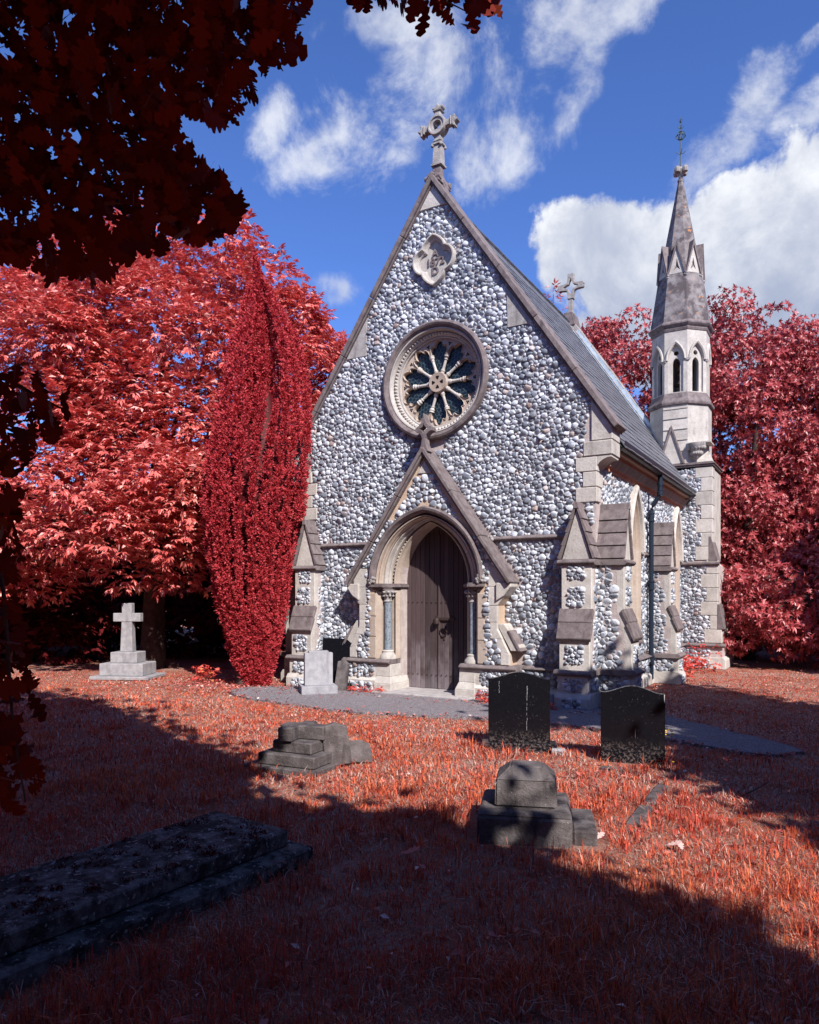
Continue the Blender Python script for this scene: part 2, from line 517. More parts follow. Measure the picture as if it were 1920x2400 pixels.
class MB:
    def __init__(s):
        s.v, s.f = [], []

    def add(s, vs, fs):
        o = len(s.v)
        s.v += [tuple(p) for p in vs]
        s.f += [tuple(i + o for i in f) for f in fs]
        return s

    def box(s, x0, x1, y0, y1, z0, z1, fr=WORLD_FR):
        P = [fr(x, y, z) for z in (z0, z1) for x, y in ((x0, y0), (x1, y0), (x1, y1), (x0, y1))]
        return s.add(P, [(0, 3, 2, 1), (4, 5, 6, 7), (0, 1, 5, 4), (1, 2, 6, 5), (2, 3, 7, 6), (3, 0, 4, 7)])

    def frustum(s, b0, z0, b1, z1, fr=WORLD_FR):
        """rectangle b0=(x0,x1,y0,y1) at z0 to rectangle b1 at z1"""
        P = [fr(x, y, z) for b, z in ((b0, z0), (b1, z1)) for x, y in ((b[0], b[2]), (b[1], b[2]), (b[1], b[3]), (b[0], b[3]))]
        return s.add(P, [(0, 3, 2, 1), (4, 5, 6, 7), (0, 1, 5, 4), (1, 2, 6, 5), (2, 3, 7, 6), (3, 0, 4, 7)])

    def prism(s, poly, n0, n1, fr=WORLD_FR, poly1=None):
        k = len(poly)
        P = [fr(a, n0, z) for a, z in poly] + [fr(a, n1, z) for a, z in (poly1 or poly)]
        F = [tuple(range(k)), tuple(range(2 * k - 1, k - 1, -1))]
        F += [(i, i + k, (i + 1) % k + k, (i + 1) % k) for i in range(k)]
        return s.add(P, F)

    def holed(s, outer, holes, n0, n1, fr):
        """slab with openings; n0 is the face seen, n1 the back"""
        loops = [outer] + holes
        flat = [p for lp in loops for p in lp]
        tri = tessellate_polygon([[Vector((a, z, 0)) for a, z in lp] for lp in loops])
        k = len(flat)
        P = [fr(a, n0, z) for a, z in flat] + [fr(a, n1, z) for a, z in flat]
        F = [tuple(t) for t in tri] + [tuple(i + k for i in reversed(t)) for t in tri]
        b = 0
        for lp in loops:
            m = len(lp)
            F += [(b + i, b + (i + 1) % m, b + (i + 1) % m + k, b + i + k) for i in range(m)]
            b += m
        return s.add(P, F)

    def tube(s, path, r, n=8, cap=True):
        path = [Vector(p) for p in path]
        rs = r if hasattr(r, '__len__') else [r] * len(path)
        P, F = [], []
        up = Vector((0, 0, 1))
        for i, p in enumerate(path):
            d = (path[min(i + 1, len(path) - 1)] - path[max(i - 1, 0)]).normalized()
            ref = up if abs(d.z) < 0.95 else Vector((1, 0, 0))
            a = d.cross(ref).normalized()
            b = a.cross(d)
            P += [p + (a * math.cos(2 * PI * j / n) + b * math.sin(2 * PI * j / n)) * rs[i] for j in range(n)]
        for i in range(len(path) - 1):
            F += [(i * n + j, i * n + (j + 1) % n, (i + 1) * n + (j + 1) % n, (i + 1) * n + j) for j in range(n)]
        if cap:
            F += [tuple(range(n))[::-1], tuple((len(path) - 1) * n + j for j in range(n))]
        return s.add(P, F)

    def lathe(s, prof, c=(0, 0, 0), n=16, a0=0.0):
        c = Vector(c)
        P = [c + Vector((r * math.cos(a0 + 2 * PI * j / n), r * math.sin(a0 + 2 * PI * j / n), z)) for r, z in prof for j in range(n)]
        F = []
        for i in range(len(prof) - 1):
            F += [(i * n + j, i * n + (j + 1) % n, (i + 1) * n + (j + 1) % n, (i + 1) * n + j) for j in range(n)]
        F += [tuple(range(n))[::-1], tuple((len(prof) - 1) * n + j for j in range(n))]
        return s.add(P, F)

    def loft(s, rows, closed=False, ring=False):
        """rows of points joined row to row; ring: each row is a closed loop; closed: last row joins the first"""
        n = len(rows[0])
        P = [p for r in rows for p in r]
        F = []
        for i in range(len(rows) if closed else len(rows) - 1):
            i2 = (i + 1) % len(rows)
            for j in range(n if ring else n - 1):
                j2 = (j + 1) % n
                F.append((i * n + j, i * n + j2, i2 * n + j2, i2 * n + j))
        return s.add(P, F)

    def build(s, name, mat, parent=None, smooth=False, bevel=0.0, seg=1, tone=None, recalc=True):
        me = bpy.data.meshes.new(name)
        me.from_pydata(s.v, [], s.f)
        if recalc or bevel:
            bm = bmesh.new()
            bm.from_mesh(me)
            bmesh.ops.recalc_face_normals(bm, faces=bm.faces)
            if bevel:
                es = [e for e in bm.edges if len(e.link_faces) == 2 and e.calc_face_angle(0) > 0.4]
                bmesh.ops.bevel(bm, geom=es, offset=bevel, segments=seg, affect='EDGES', clamp_overlap=True)
            bm.to_mesh(me)
            bm.free()
        if smooth:
            me.polygons.foreach_set('use_smooth', [True] * len(me.polygons))
            try:
                me.set_sharp_from_angle(angle=0.7)
            except Exception:
                pass
        return link(name, me, mat, parent)


def arch(a, h, zs, n=9, c=0.0):
    R = (a * a + h * h) / (2 * a)
    cx = R - a
    e = math.acos(max(-1, min(1, -cx / R)))
    left = [(cx + R * math.cos(PI - (PI - e) * i / n), zs + R * math.sin(PI - (PI - e) * i / n)) for i in range(n + 1)]
    right = [(-x, z) for x, z in left[:-1]][::-1]
    return [(x + c, z) for x, z in left + right]


def circle(r, cx, cz, n=48):
    return [(cx + r * math.cos(2 * PI * i / n), cz + r * math.sin(2 * PI * i / n)) for i in range(n)]


def inpoly(x, z, poly):
    c = False
    j = len(poly) - 1
    for i in range(len(poly)):
        xi, zi = poly[i]
        xj, zj = poly[j]
        if (zi > z) != (zj > z) and x < (xj - xi) * (z - zi) / (zj - zi) + xi:
            c = not c
        j = i
    return c


def edgedist(x, z, poly):
    b = 1e9
    for i in range(len(poly)):
        x0, z0 = poly[i - 1]
        x1, z1 = poly[i]
        ux, uz = x1 - x0, z1 - z0
        L = ux * ux + uz * uz
        k = 0 if L == 0 else max(0, min(1, ((x - x0) * ux + (z - z0) * uz) / L))
        d = (x - x0 - k * ux) ** 2 + (z - z0 - k * uz) ** 2
        b = min(b, d)
    return math.sqrt(b)


def rect(a0, a1, z0, z1):
    return [(a0, z0), (a1, z0), (a1, z1), (a0, z1)]


# ------------------------------------------------------------------ flintwork
STONES = []          # (verts, faces, tones, pixels across, parent)
rs = random.Random(5)


def clip(poly, px, pz, nx, nz):
    out = []
    k = len(poly)
    for i in range(k):
        a, b = poly[i], poly[(i + 1) % k]
        da = (a[0] - px) * nx + (a[1] - pz) * nz
        db = (b[0] - px) * nx + (b[1] - pz) * nz
        if da <= 0:
            out.append(a)
        if (da < 0 < db) or (db < 0 < da):
            t = da / (da - db)
            out.append((a[0] + (b[0] - a[0]) * t, a[1] + (b[1] - a[1]) * t))
    return out


def flints(fr, poly, holes, parent, scale=1.0, gap=0.0045, bulge=0.044, n0=0.0, loose=1.0, edge=0.85, squash=1.0):
    scale *= 0.71
    bulge *= 0.80
    xs = [p[0] for p in poly]
    zs = [p[1] for p in poly]
    x0, x1, z0, z1 = min(xs), max(xs), min(zs), max(zs)
    area = (x1 - x0) * (z1 - z0)
    cs = 0.2 * scale
    grid = {}
    sites = []
    for rad, dens in ((0.086, 6), (0.070, 70), (0.058, 260), (0.046, 700), (0.036, 900), (0.027, 800)):
        rad *= scale
        for _ in range(int(area * dens / scale ** 2 * 1.6) + 6):
            x, z = rs.uniform(x0, x1), rs.uniform(z0, z1)
            r = rad * rs.uniform(0.9, 1.1)
            gx, gz = int(x // cs), int(z // cs)
            ok = True
            for i in (-1, 0, 1):
                for j in (-1, 0, 1):
                    for (a, b, c) in grid.get((gx + i, gz + j), ()):
                        if ((a - x) * 0.9) ** 2 + ((b - z) * 1.08) ** 2 < ((r + c) * 0.83 * loose) ** 2:
                            ok = False
                            break
                    if not ok:
                        break
                if not ok:
                    break
            if not ok or not inpoly(x, z, poly) or edgedist(x, z, poly) < r * edge:
                continue
            if any(inpoly(x, z, h) or edgedist(x, z, h) < r * edge for h in holes):
                continue
            grid.setdefault((gx, gz), []).append((x, z, r))
            sites.append((x, z, r))
    for (x, z, r) in sites:
        R = r * 1.48
        cell = [(x + R * 1.08 * math.cos(PI / 4 * k + 0.3), z + R * 0.92 * math.sin(PI / 4 * k + 0.3)) for k in range(8)]
        gx, gz = int(x // cs), int(z // cs)
        for i in (-1, 0, 1):
            for j in (-1, 0, 1):
                for (a, b, c) in grid.get((gx + i, gz + j), ()):
                    dx_, dz_ = a - x, b - z
                    d = math.hypot(dx_, dz_)
                    if d < 1e-6 or d > R * 2.4:
                        continue
                    f = r / (r + c)
                    ux, uz = dx_ / d, dz_ / d
                    w = d * f - gap * scale
                    cell = clip(cell, x + ux * w, z + uz * w, ux, uz)
                    if len(cell) < 3:
                        break
        if len(cell) < 3:
            continue
        # rounded outline
        out = []
        for i in range(len(cell)):
            a, b = cell[i - 1], cell[i]
            if math.hypot(a[0] - b[0], a[1] - b[1]) < r * 0.25:
                out.append(((a[0] + b[0]) / 2, (a[1] + b[1]) / 2))
                continue
            q0, q1 = rs.uniform(0.14, 0.30), rs.uniform(0.14, 0.30)
            out.append((a[0] * (1 - q0) + b[0] * q0, a[1] * (1 - q0) + b[1] * q0))
            out.append((a[0] * q1 + b[0] * (1 - q1), a[1] * q1 + b[1] * (1 - q1)))
        if len(out) < 4:
            continue
        k = len(out)
        cx = sum(p[0] for p in out) / k
        cz = sum(p[1] for p in out) / k
        h = bulge * (0.55 + 0.55 * rs.random()) * (r / (0.06 * scale)) ** 0.6
        tx, tz = rs.gauss(0, 0.26), rs.gauss(0, 0.22)
        V, T = [], []
        r1, r2 = rs.random(), rs.random()
        small = r < 0.040
        lev = ((1.0, -0.12, 0.0), (0.80, 0.75, 0.45)) if small else ((1.0, -0.12, 0.0), (0.92, 0.60, 0.3), (0.60, 0.97, 0.75))
        for sc, hh, g in lev:
            for p in out:
                ox, oz = (p[0] - cx) * sc, (p[1] - cz) * sc
                V.append(fr(cx + ox, n0 + h * hh * rs.uniform(0.88, 1.12) + (tx * ox + tz * oz) * (hh > 0), cz + oz))
                T.append((r1, g, r2, 1))
        V.append(fr(cx, n0 + h * 1.03, cz))
        T.append((r1, 1.0, r2, 1))
        F = []
        nl_ = len(lev)
        for q in range(nl_ - 1):
            F += [(q * k + i, q * k + (i + 1) % k, (q + 1) * k + (i + 1) % k, (q + 1) * k + i) for i in range(k)]
        F += [((nl_ - 1) * k + i, (nl_ - 1) * k + (i + 1) % k, nl_ * k) for i in range(k)]
        c3 = fr(cx, n0, cz)
        q = pj(c3)
        px = 0
        if q and -50 < q[0] < 1970 and -50 < q[1] < 2450:
            face = max(0.0, (CAM - c3).normalized().dot(fr.N))
            px = r * 2 / q[2] * 1700 * (face ** 0.5)
        STONES.append((V, F, T, px, parent))


def tone_mesh(name, V, F, T, mat, parent=None, smooth=True):
    me = bpy.data.meshes.new(name)
    me.from_pydata([tuple(v) for v in V], [], F)
    at = me.color_attributes.new('tone', 'FLOAT_COLOR', 'POINT')
    at.data.foreach_set('color', np.array(T, dtype=np.float32).ravel())
    if smooth:
        me.polygons.foreach_set('use_smooth', [True] * len(me.polygons))
    return link(name, me, mat, parent)


# ------------------------------------------------------------------ the chapel
chapel = tag(empty('chapel'), 'small Gothic chapel of knapped flint with rose window and slender spirelet', 'chapel')
HW = 2.76                                    # half the width of the front
LEN = 7.45
SL = 1.472                                   # steepness of the gable
FRONT = Fr((0, 0, 0), (1, 0, 0), (0, -1, 0))
SIDE = Fr((HW, 0, 0), (0, 1, 0), (1, 0, 0))
LEFT = Fr((-HW, 0, 0), (0, 1, 0), (-1, 0, 0))
BACK = Fr((0, LEN, 0), (1, 0, 0), (0, 1, 0))

ROSE = (0.03, 5.28)


def gz_out(x):                               # coping top
    return 8.76 - SL * abs(x)


def gz_roof(x):
    return 8.46 - SL * abs(x)


QC = (0.03, 7.30)


def quat(a, b, tip, s=1.0, n=72):
    """union of four circles of radius b set a from the middle, drawn to a point above and below"""
    out = []
    for i in range(n):
        w = 2 * PI * i / n
        best = 0
        for k in range(4):
            c = (a * math.cos(k * PI / 2), a * math.sin(k * PI / 2))
            t = c[0] * math.cos(w) + c[1] * math.sin(w)
            d2 = a * a - t * t
            if d2 < b * b:
                best = max(best, t + math.sqrt(b * b - d2))
        dv = min(abs((w - PI / 2 + PI) % (2 * PI) - PI), abs((w + PI / 2 + PI) % (2 * PI) - PI))
        best += tip * max(0, 1 - dv / 0.42) ** 1.5
        out.append((QC[0] + best * s * math.cos(w), QC[1] + best * s * math.sin(w)))
    return out


gable = [(-HW, 0), (HW, 0), (HW, 3.72), (2.98, 3.95), (2.98, 4.2), (0, 8.58), (-2.98, 4.2), (-2.98, 3.95), (-HW, 3.72)]
door_hole = [(-0.64, 0.02)] + arch(0.64, 0.98, 1.9) + [(0.64, 0.02)]
front_wall = MB().holed(gable, [circle(0.86, *ROSE), quat(0.155, 0.16, 0.045, n=48), door_hole], 0, -0.40, FRONT).build('front_wall', 'mortar', chapel)
win_t = (2.24, 5.95)
side_poly = rect(0.40, LEN, 0, 3.95)
wins = []
for tc in win_t:
    wins.append([(tc - 0.47, 0.92)] + arch(0.47, 1.0, 2.52, 8, tc) + [(tc + 0.47, 0.92)])
side_wall = MB().holed(side_poly, wins, 0, -0.40, SIDE).build('side_wall', 'mortar', chapel)
MB().box(0.40, LEN, 0, -0.4, 0, 3.95, LEFT).build('side_wall', 'mortar', chapel)
MB().prism([(-HW, 0), (HW, 0), (HW, 3.95), (0, 8.56), (-HW, 3.95)], -0.02, -0.4, BACK).build('rear_wall', 'mortar', chapel)

# --- gable copings, each stone its own
def coping(fr, x0, z0, x1, z1, n0, n1, th, cnt, parent, mat='weathered_stone', name='coping_stone', roll=0.03):
    """stones along the slope from the top (x0,z0) down to (x1,z1)"""
    d = Vector((x1 - x0, z1 - z0)).normalized()
    L = math.hypot(x1 - x0, z1 - z0)
    nn = Vector((-d.y, d.x)) if d.x > 0 else Vector((d.y, -d.x))
    if nn.y > 0:
        nn = -nn
    for i in range(cnt):
        a, b = L * i / cnt + 0.003, L * (i + 1) / cnt - 0.003
        if i == 0:
            a = 0
        j = rs.uniform(-0.004, 0.004)
        P = lambda u, w: (x0 + d.x * u + nn.x * w, z0 + d.y * u + nn.y * w)
        m = MB()
        m.prism([P(a, j), P(b, j), P(b, th), P(a, th)], n0 + j, n1, fr)
        m.prism([P(a, th), P(b, th), P(b, th + roll), P(a, th + roll)], n0 - 0.035, n1 - 0.02, fr)
        m.build(name, mat, parent, bevel=0.010)


for sg in (-1, 1):
    coping(FRONT, 0.0, 8.78, sg * 3.13, gz_out(3.13) + 0.02, 0.10, -0.40, 0.085, 5, front_wall)
    # apron stones under the coping, lighter ashlar
    for xa, xb in ((1.33, 1.78),):
        za, zb = gz_out(xa) - 0.2, gz_out(xb) - 0.2
        MB().prism([(sg * xa, za), (sg * xb, zb), (sg * xb, zb - 0.02), (sg * (xa + 0.02), zb - 0.02)], 0.032, -0.1, FRONT).build('apron_stone', 'finial_stone', front_wall, bevel=0.008)
    coping(BACK, 0.0, 8.74, sg * 3.0, 8.74 - SL * 3.0, 0.06, -0.36, 0.085, 5, chapel, 'finial_stone')
MB().prism([(-0.26, 8.2), (0.26, 8.2), (0.0, 8.585)], 0.035, -0.2, FRONT).build('apex_stone', 'limestone', front_wall, bevel=0.008)
# kneelers and their corbels
for sg in (-1, 1):
    def Q(pts):
        return [(sg * x, z) for x, z in pts]
    corb = [(2.72, 3.66)] + [(2.76 + 0.24 * (1 - math.cos(a)), 3.50 + 0.22 * math.sin(a)) for a in [PI / 2 * i / 6 for i in range(7)]] + [(3.0, 3.745), (2.72, 3.745)]
    MB().prism(Q([(2.58, 3.75), (3.02, 3.75), (3.02, 3.97), (2.58, 3.97)]), 0.04, -0.40, FRONT).build('kneeler', 'limestone', front_wall, bevel=0.012)
    MB().prism(Q([(2.70, 3.975), (3.02, 3.975), (3.02, 4.23), (2.70, 4.64)]), 0.035, -0.40, FRONT).build('kneeler', 'limestone', front_wall, bevel=0.012)
    MB().prism(Q(corb), 0.024, -0.38, FRONT).build('corbel', 'limestone', front_wall)

# --- quoins of the front corners (above the buttresses)
QH = []
for sg in (-1, 1):
    z = 3.06
    long_ = True
    while z < 3.74:
        h = min(0.23, 3.745 - z)
        w, d = (0.30, 0.18) if long_ else (0.19, 0.30)
        xa, xb = sorted((sg * (HW - w), sg * (HW + 0.028)))
        MB().box(xa, xb, 0.03, -d, z + 0.004, z + h - 0.004, FRONT).build('quoin', 'limestone', front_wall, bevel=0.010)
        QH.append(rect(xa, xb, z, z + h))
        z += h
        long_ = not long_
for sg in (-1, 1):
    QH.append([(sg * 2.58, 3.75), (sg * 3.02, 3.75), (sg * 3.02, 3.97), (sg * 2.70, 3.97), (sg * 2.70, 4.64), (sg * 2.58, 3.97)])
    QH.append([(sg * 1.33, gz_out(1.33) - 0.15), (sg * 1.78, gz_out(1.78) - 0.2), (sg * 1.78, gz_out(1.78) - 0.22), (sg * 1.35, gz_out(1.78) - 0.22)])

# --- string courses (a moulded stone band)
def string(fr, a0, a1, z, out=0.075, h=0.075, parent=None, mat='weathered_stone', name='string_course', stones=1):
    f2 = Fr(fr.O, fr.N, fr.A)
    for i in range(stones):
        b0 = a0 + (a1 - a0) * i / stones + (0.002 if i else 0)
        b1 = a0 + (a1 - a0) * (i + 1) / stones - (0.002 if i < stones - 1 else 0)
        MB().prism([(-0.05, z + h), (0.02, z + h), (out, z + h * 0.45), (out, z + h * 0.2), (out * 0.72, z), (out * 0.35, z - h * 0.25), (-0.05, z - h * 0.25)],
                   b0, b1, f2).build(name, mat, parent, bevel=0.004)


string(FRONT, -2.34, -1.10, 2.54, parent=front_wall, stones=1)
string(FRONT, 1.02, 2.34, 2.54, parent=front_wall, stones=1)
# carved boss at the end of the string
bm_ = MB()
for k in range(7):
    a = k * 2 * PI / 6
    r = 0.045 if k < 6 else 0.0
    c = FRONT(1.06 + r * math.cos(a), 0.07, 2.56 + r * math.sin(a))
    bm_.lathe([(0.005, -0.035), (0.028, -0.02), (0.034, 0), (0.026, 0.022), (0.005, 0.034)], c, 8)
bm_.build('carved_boss', 'finial_stone', front_wall, smooth=True)

# --- plinth along the front and side
def plinth(fr, a0, a1, parent, hole=None):
    MB().box(a0, a1, 0.07, -0.05, 0, 0.505, fr).build('plinth', 'mortar', parent)
    f2 = Fr(fr.O, fr.N, fr.A)
    MB().prism([(0.072, 0), (0.13, 0), (0.13, 0.17), (0.072, 0.235)], a0, a1, f2).build('plinth_course', 'limestone', parent, bevel=0.006)
    string(fr, a0, a1, 0.50, 0.135, 0.07, parent, name='plinth_string')
    flints(fr, rect(a0, a1, 0.235, 0.49), [], parent, n0=0.07, edge=0.7)


plinth(FRONT, -2.34, -1.58, front_wall)
plinth(FRONT, 1.58, 2.34, front_wall)
plinth(SIDE, 0.55, 3.38, side_wall)
plinth(SIDE, 3.92, 6.68, side_wall)

# --- buttresses
def buttress(fr, a0, a1, nb, nl, nu, parent, z_top=3.06, flint_side=None):
    """a0..a1 along the wall; standing out nb at the foot, nl in the lower stage, nu in the upper stage"""
    f2 = Fr(fr.O, fr.N, fr.A)
    am = (a0 + a1) / 2
    prof = [(0, 0), (nb + 0.05, 0), (nb + 0.05, 0.17), (nb, 0.235), (nb, 0.50), (nl, 0.55), (nl, 1.06), (nu, 1.46), (nu, 2.15), (0, 2.15)]
    b = MB().prism(prof, a0, a1, f2).build('buttress', 'limestone', parent, bevel=0.010)
    # base course wraps to the sides
    MB().prism([(0.0, 0.0), (nb + 0.047, 0.0), (nb + 0.047, 0.168), (nb, 0.233), (0, 0.233)], a0 - 0.04, a1 + 0.04, f2).build('plinth_course', 'limestone', b, bevel=0.006)
    # strings on three faces
    for z, n_, o_ in ((0.50, nb, 0.055), (2.13, nu, 0.055)):
        P = [(0, z + 0.07), (n_ + 0.01, z + 0.07), (n_ + o_, z + 0.035), (n_ + o_, z + 0.015), (n_ + o_ * 0.4, z - 0.018), (0, z - 0.018)]
        MB().prism(P, a0 - o_, a1 + o_, f2).build('string_course', 'weathered_stone', b, bevel=0.005)
    # sloping weathering, two stones, dripping over the stage below
    pts = [(nu, 1.475), ((nu + nl) / 2 + 0.02, 1.27), (nl + 0.05, 1.03)]
    for (na, za), (nc, zc) in zip(pts[:-1], pts[1:]):
        MB().prism([(na + 0.004, za), (nc + 0.012, zc + 0.006), (nc - 0.02, zc - 0.045), (na - 0.05, za - 0.04)], a0 - 0.03, a1 + 0.03, f2).build('weathering_stone', 'weathered_stone', b, bevel=0.008)
    # gablet on top: face and two stepped slopes
    hwid = (a1 - a0) / 2
    zt, ze = z_top - 0.08, 2.20
    MB().prism([(a0 + 0.01, ze), (a1 - 0.01, ze), (am, zt - 0.03)], nu - 0.015, 0, fr).build('gablet_face', 'limestone', b, bevel=0.004)
    steps = 4
    for sg in (-1, 1):
        for i in range(steps):
            t0, t1 = i / steps, (i + 1) / steps
            x0, x1 = am + sg * hwid * 1.06 * t0, am + sg * hwid * 1.06 * t1
            z0, z1 = zt - (zt - ze) * t0, zt - (zt - ze) * t1
            ux, uz = sg * (zt - ze), hwid
            L = math.hypot(ux, uz)
            ux, uz = ux / L, uz / L
            k0, k1 = 0.030 + 0.001 * i, 0.052
            MB().prism([(x0, z0), (x1, z1 + 0.004), (x1 + ux * k1, z1 + uz * k1 + 0.004), (x0 + ux * k0, z0 + uz * k0)], nu + 0.02, -0.04, fr).build('gablet_slab', 'weathered_stone', b, bevel=0.004)
    MB().prism([(am - 0.045, zt - 0.03), (am + 0.045, zt - 0.03), (am + 0.03, zt + 0.07), (am - 0.03, zt + 0.07)], nu + 0.03, -0.04, fr).build('ridge_stone', 'weathered_stone', b, bevel=0.006)
    # flint panels let into the outer face
    w = a1 - a0
    for z0, z1, n_ in ((1.90, 2.09, nu), (1.52, 1.78, nu), (0.66, 0.92, nl), (0.27, 0.44, nb), (0.02, 0.15, nb + 0.05)):
        pa0, pa1 = a0 + w * 0.22, a1 - w * 0.24
        MB().box(pa0, pa1, n_ - 0.03, n_ + 0.002, z0, z1, fr).build('panel_bed', 'mortar', b)
        flints(fr, rect(pa0, pa1, z0, z1), [], b, n0=n_ + 0.002, edge=0.45, scale=0.72, bulge=0.034)
    # flint on the flanks, with quoins along the outer edge
    for sgn, aside in ((-1, a0), (1, a1)):
        ff = Fr(fr(aside, 0, 0), fr.N, fr.A * sgn)
        if flint_side is None or sgn in flint_side:
            qh = []
            for (z0, z1, n_, w_) in ((0.57, 0.84, nl, 0.16), (0.84, 1.08, nl, 0.24), (1.08, 1.30, (nl + nu) / 2, 0.14), (1.30, 1.55, nu, 0.20), (1.55, 1.80, nu, 0.12), (1.80, 2.10, nu, 0.20)):
                qh.append(rect(max(0.05, n_ - w_), n_ + 0.1, z0, z1))
            MB().prism([(0.02, 0.58), (nl - 0.10, 0.58), (nl - 0.10, 1.05), (nu - 0.10, 1.45), (nu - 0.10, 2.10), (0.02, 2.10)], -0.02, 0.003, ff).build('panel_bed', 'mortar', b)
            flints(ff, [(0.0, 0.575), (nl - 0.02, 0.575), (nl - 0.02, 1.05), (nu - 0.02, 1.47), (nu - 0.02, 2.10), (0.0, 2.10)], qh, b, n0=0.003, edge=0.6, bulge=0.03)
            flints(ff, rect(0.0, nb - 0.10, 0.26, 0.48), [], b, n0=0.003, edge=0.5, bulge=0.03)
            MB().box(0.0, nb - 0.1, -0.02, 0.003, 0.25, 0.49, ff).build('panel_bed', 'mortar', b)
    return b


buttress(FRONT, 2.32, 2.78, 0.43, 0.37, 0.27, chapel)
buttress(FRONT, -2.78, -2.32, 0.43, 0.37, 0.27, chapel)
buttress(SIDE, 0.05, 0.50, 0.56, 0.52, 0.41, chapel)
buttress(SIDE, 3.42, 3.86, 0.56, 0.52, 0.41, chapel, flint_side=(-1,))
buttress(LEFT, 0.05, 0.50, 0.56, 0.52, 0.41, chapel, flint_side=())

# --- rose window
def ring(fr, c, stations, n=72, closed=True):
    return [[fr(c[0] + r * math.cos(2 * PI * i / n), nn, c[1] + r * math.sin(2 * PI * i / n)) for i in range(n)] for r, nn in stations]


rose = MB().loft(ring(FRONT, ROSE, [(1.0, -0.03), (1.0, 0.07), (0.985, 0.105), (0.95, 0.12), (0.92, 0.105), (0.905, 0.07), (0.89, 0.06), (0.885, 0.0), (0.885, -0.05)]), ring=True
                 ).build('rose_window', 'weathered_stone', chapel, smooth=True)
MB().loft(ring(FRONT, ROSE, [(0.888, 0.045), (0.875, 0.062), (0.855, 0.055), (0.85, 0.02), (0.84, 0.005), (0.838, -0.045), (0.775, -0.06), (0.772, -0.10), (0.762, -0.085), (0.745, -0.09), (0.738, -0.17), (0.738, -0.3)]), ring=True
          ).build('inner_moulding', 'limestone', rose, smooth=True)
tooth = MB()
NT_ = 84
for i in range(NT_):
    a = 2 * PI * i / NT_
    da = PI / NT_ * 0.86
    def RP(r, aa, n):
        return FRONT(ROSE[0] + r * math.cos(aa), n, ROSE[1] + r * math.sin(aa))
    tooth.add([RP(0.836, a - da, -0.045), RP(0.836, a + da, -0.045), RP(0.778, a + da, -0.060), RP(0.778, a - da, -0.060), RP(0.806, a, 0.005)],
              [(0, 1, 4), (1, 2, 4), (2, 3, 4), (3, 0, 4)])
tag(tooth.build('dogtooth_ring', 'limestone', rose), kind='stuff')
# tracery plate: ten cusped lights between colonnettes
half = [(17.2, 0.20), (17.0, 0.49), (16.4, 0.52), (15.4, 0.575), (14.0, 0.615), (11.6, 0.64), (9.2, 0.63), (7.8, 0.615), (7.0, 0.64), (5.4, 0.68), (3.0, 0.71), (0.0, 0.728)]
trac = []
for k in range(10):
    ac = PI / 2 + k * PI / 5
    lp = [(ac - math.radians(d), r) for d, r in half if r > 0.45] + [(ac + math.radians(d), r) for d, r in half[::-1][1:] if r > 0.45]
    trac += [(ROSE[0] + r * math.cos(a), ROSE[1] + r * math.sin(a)) for a, r in lp]
MB().holed(circle(0.742, *ROSE, 80), [trac], -0.135, -0.215, FRONT).build('tracery', 'limestone_warm', rose, bevel=0.0)
MB().loft([[FRONT(x, n, z) for x, z in [(ROSE[0] + (x - ROSE[0]) * s, ROSE[1] + (z - ROSE[1]) * s) for x, z in trac]] for s, n in ((1.035, -0.136), (1.03, -0.118), (1.012, -0.112), (1.0, -0.136))], ring=True
          ).build('cusp_moulding', 'limestone_warm', rose, smooth=True)
# trefoil holes in the spandrels, their shade painted as dark discs
for k in range(10):
    a = PI / 2 + PI / 10 + k * PI / 5
    for j in range(3):
        b = a + PI + 2 * PI * j / 3
        c = (ROSE[0] + 0.672 * math.cos(a) + 0.018 * math.cos(b), ROSE[1] + 0.672 * math.sin(a) + 0.018 * math.sin(b))
        MB().prism(circle(0.015, *c, 10), -0.1335, -0.15, FRONT).build('trefoil_shade_disc', 'dark_inside', rose)
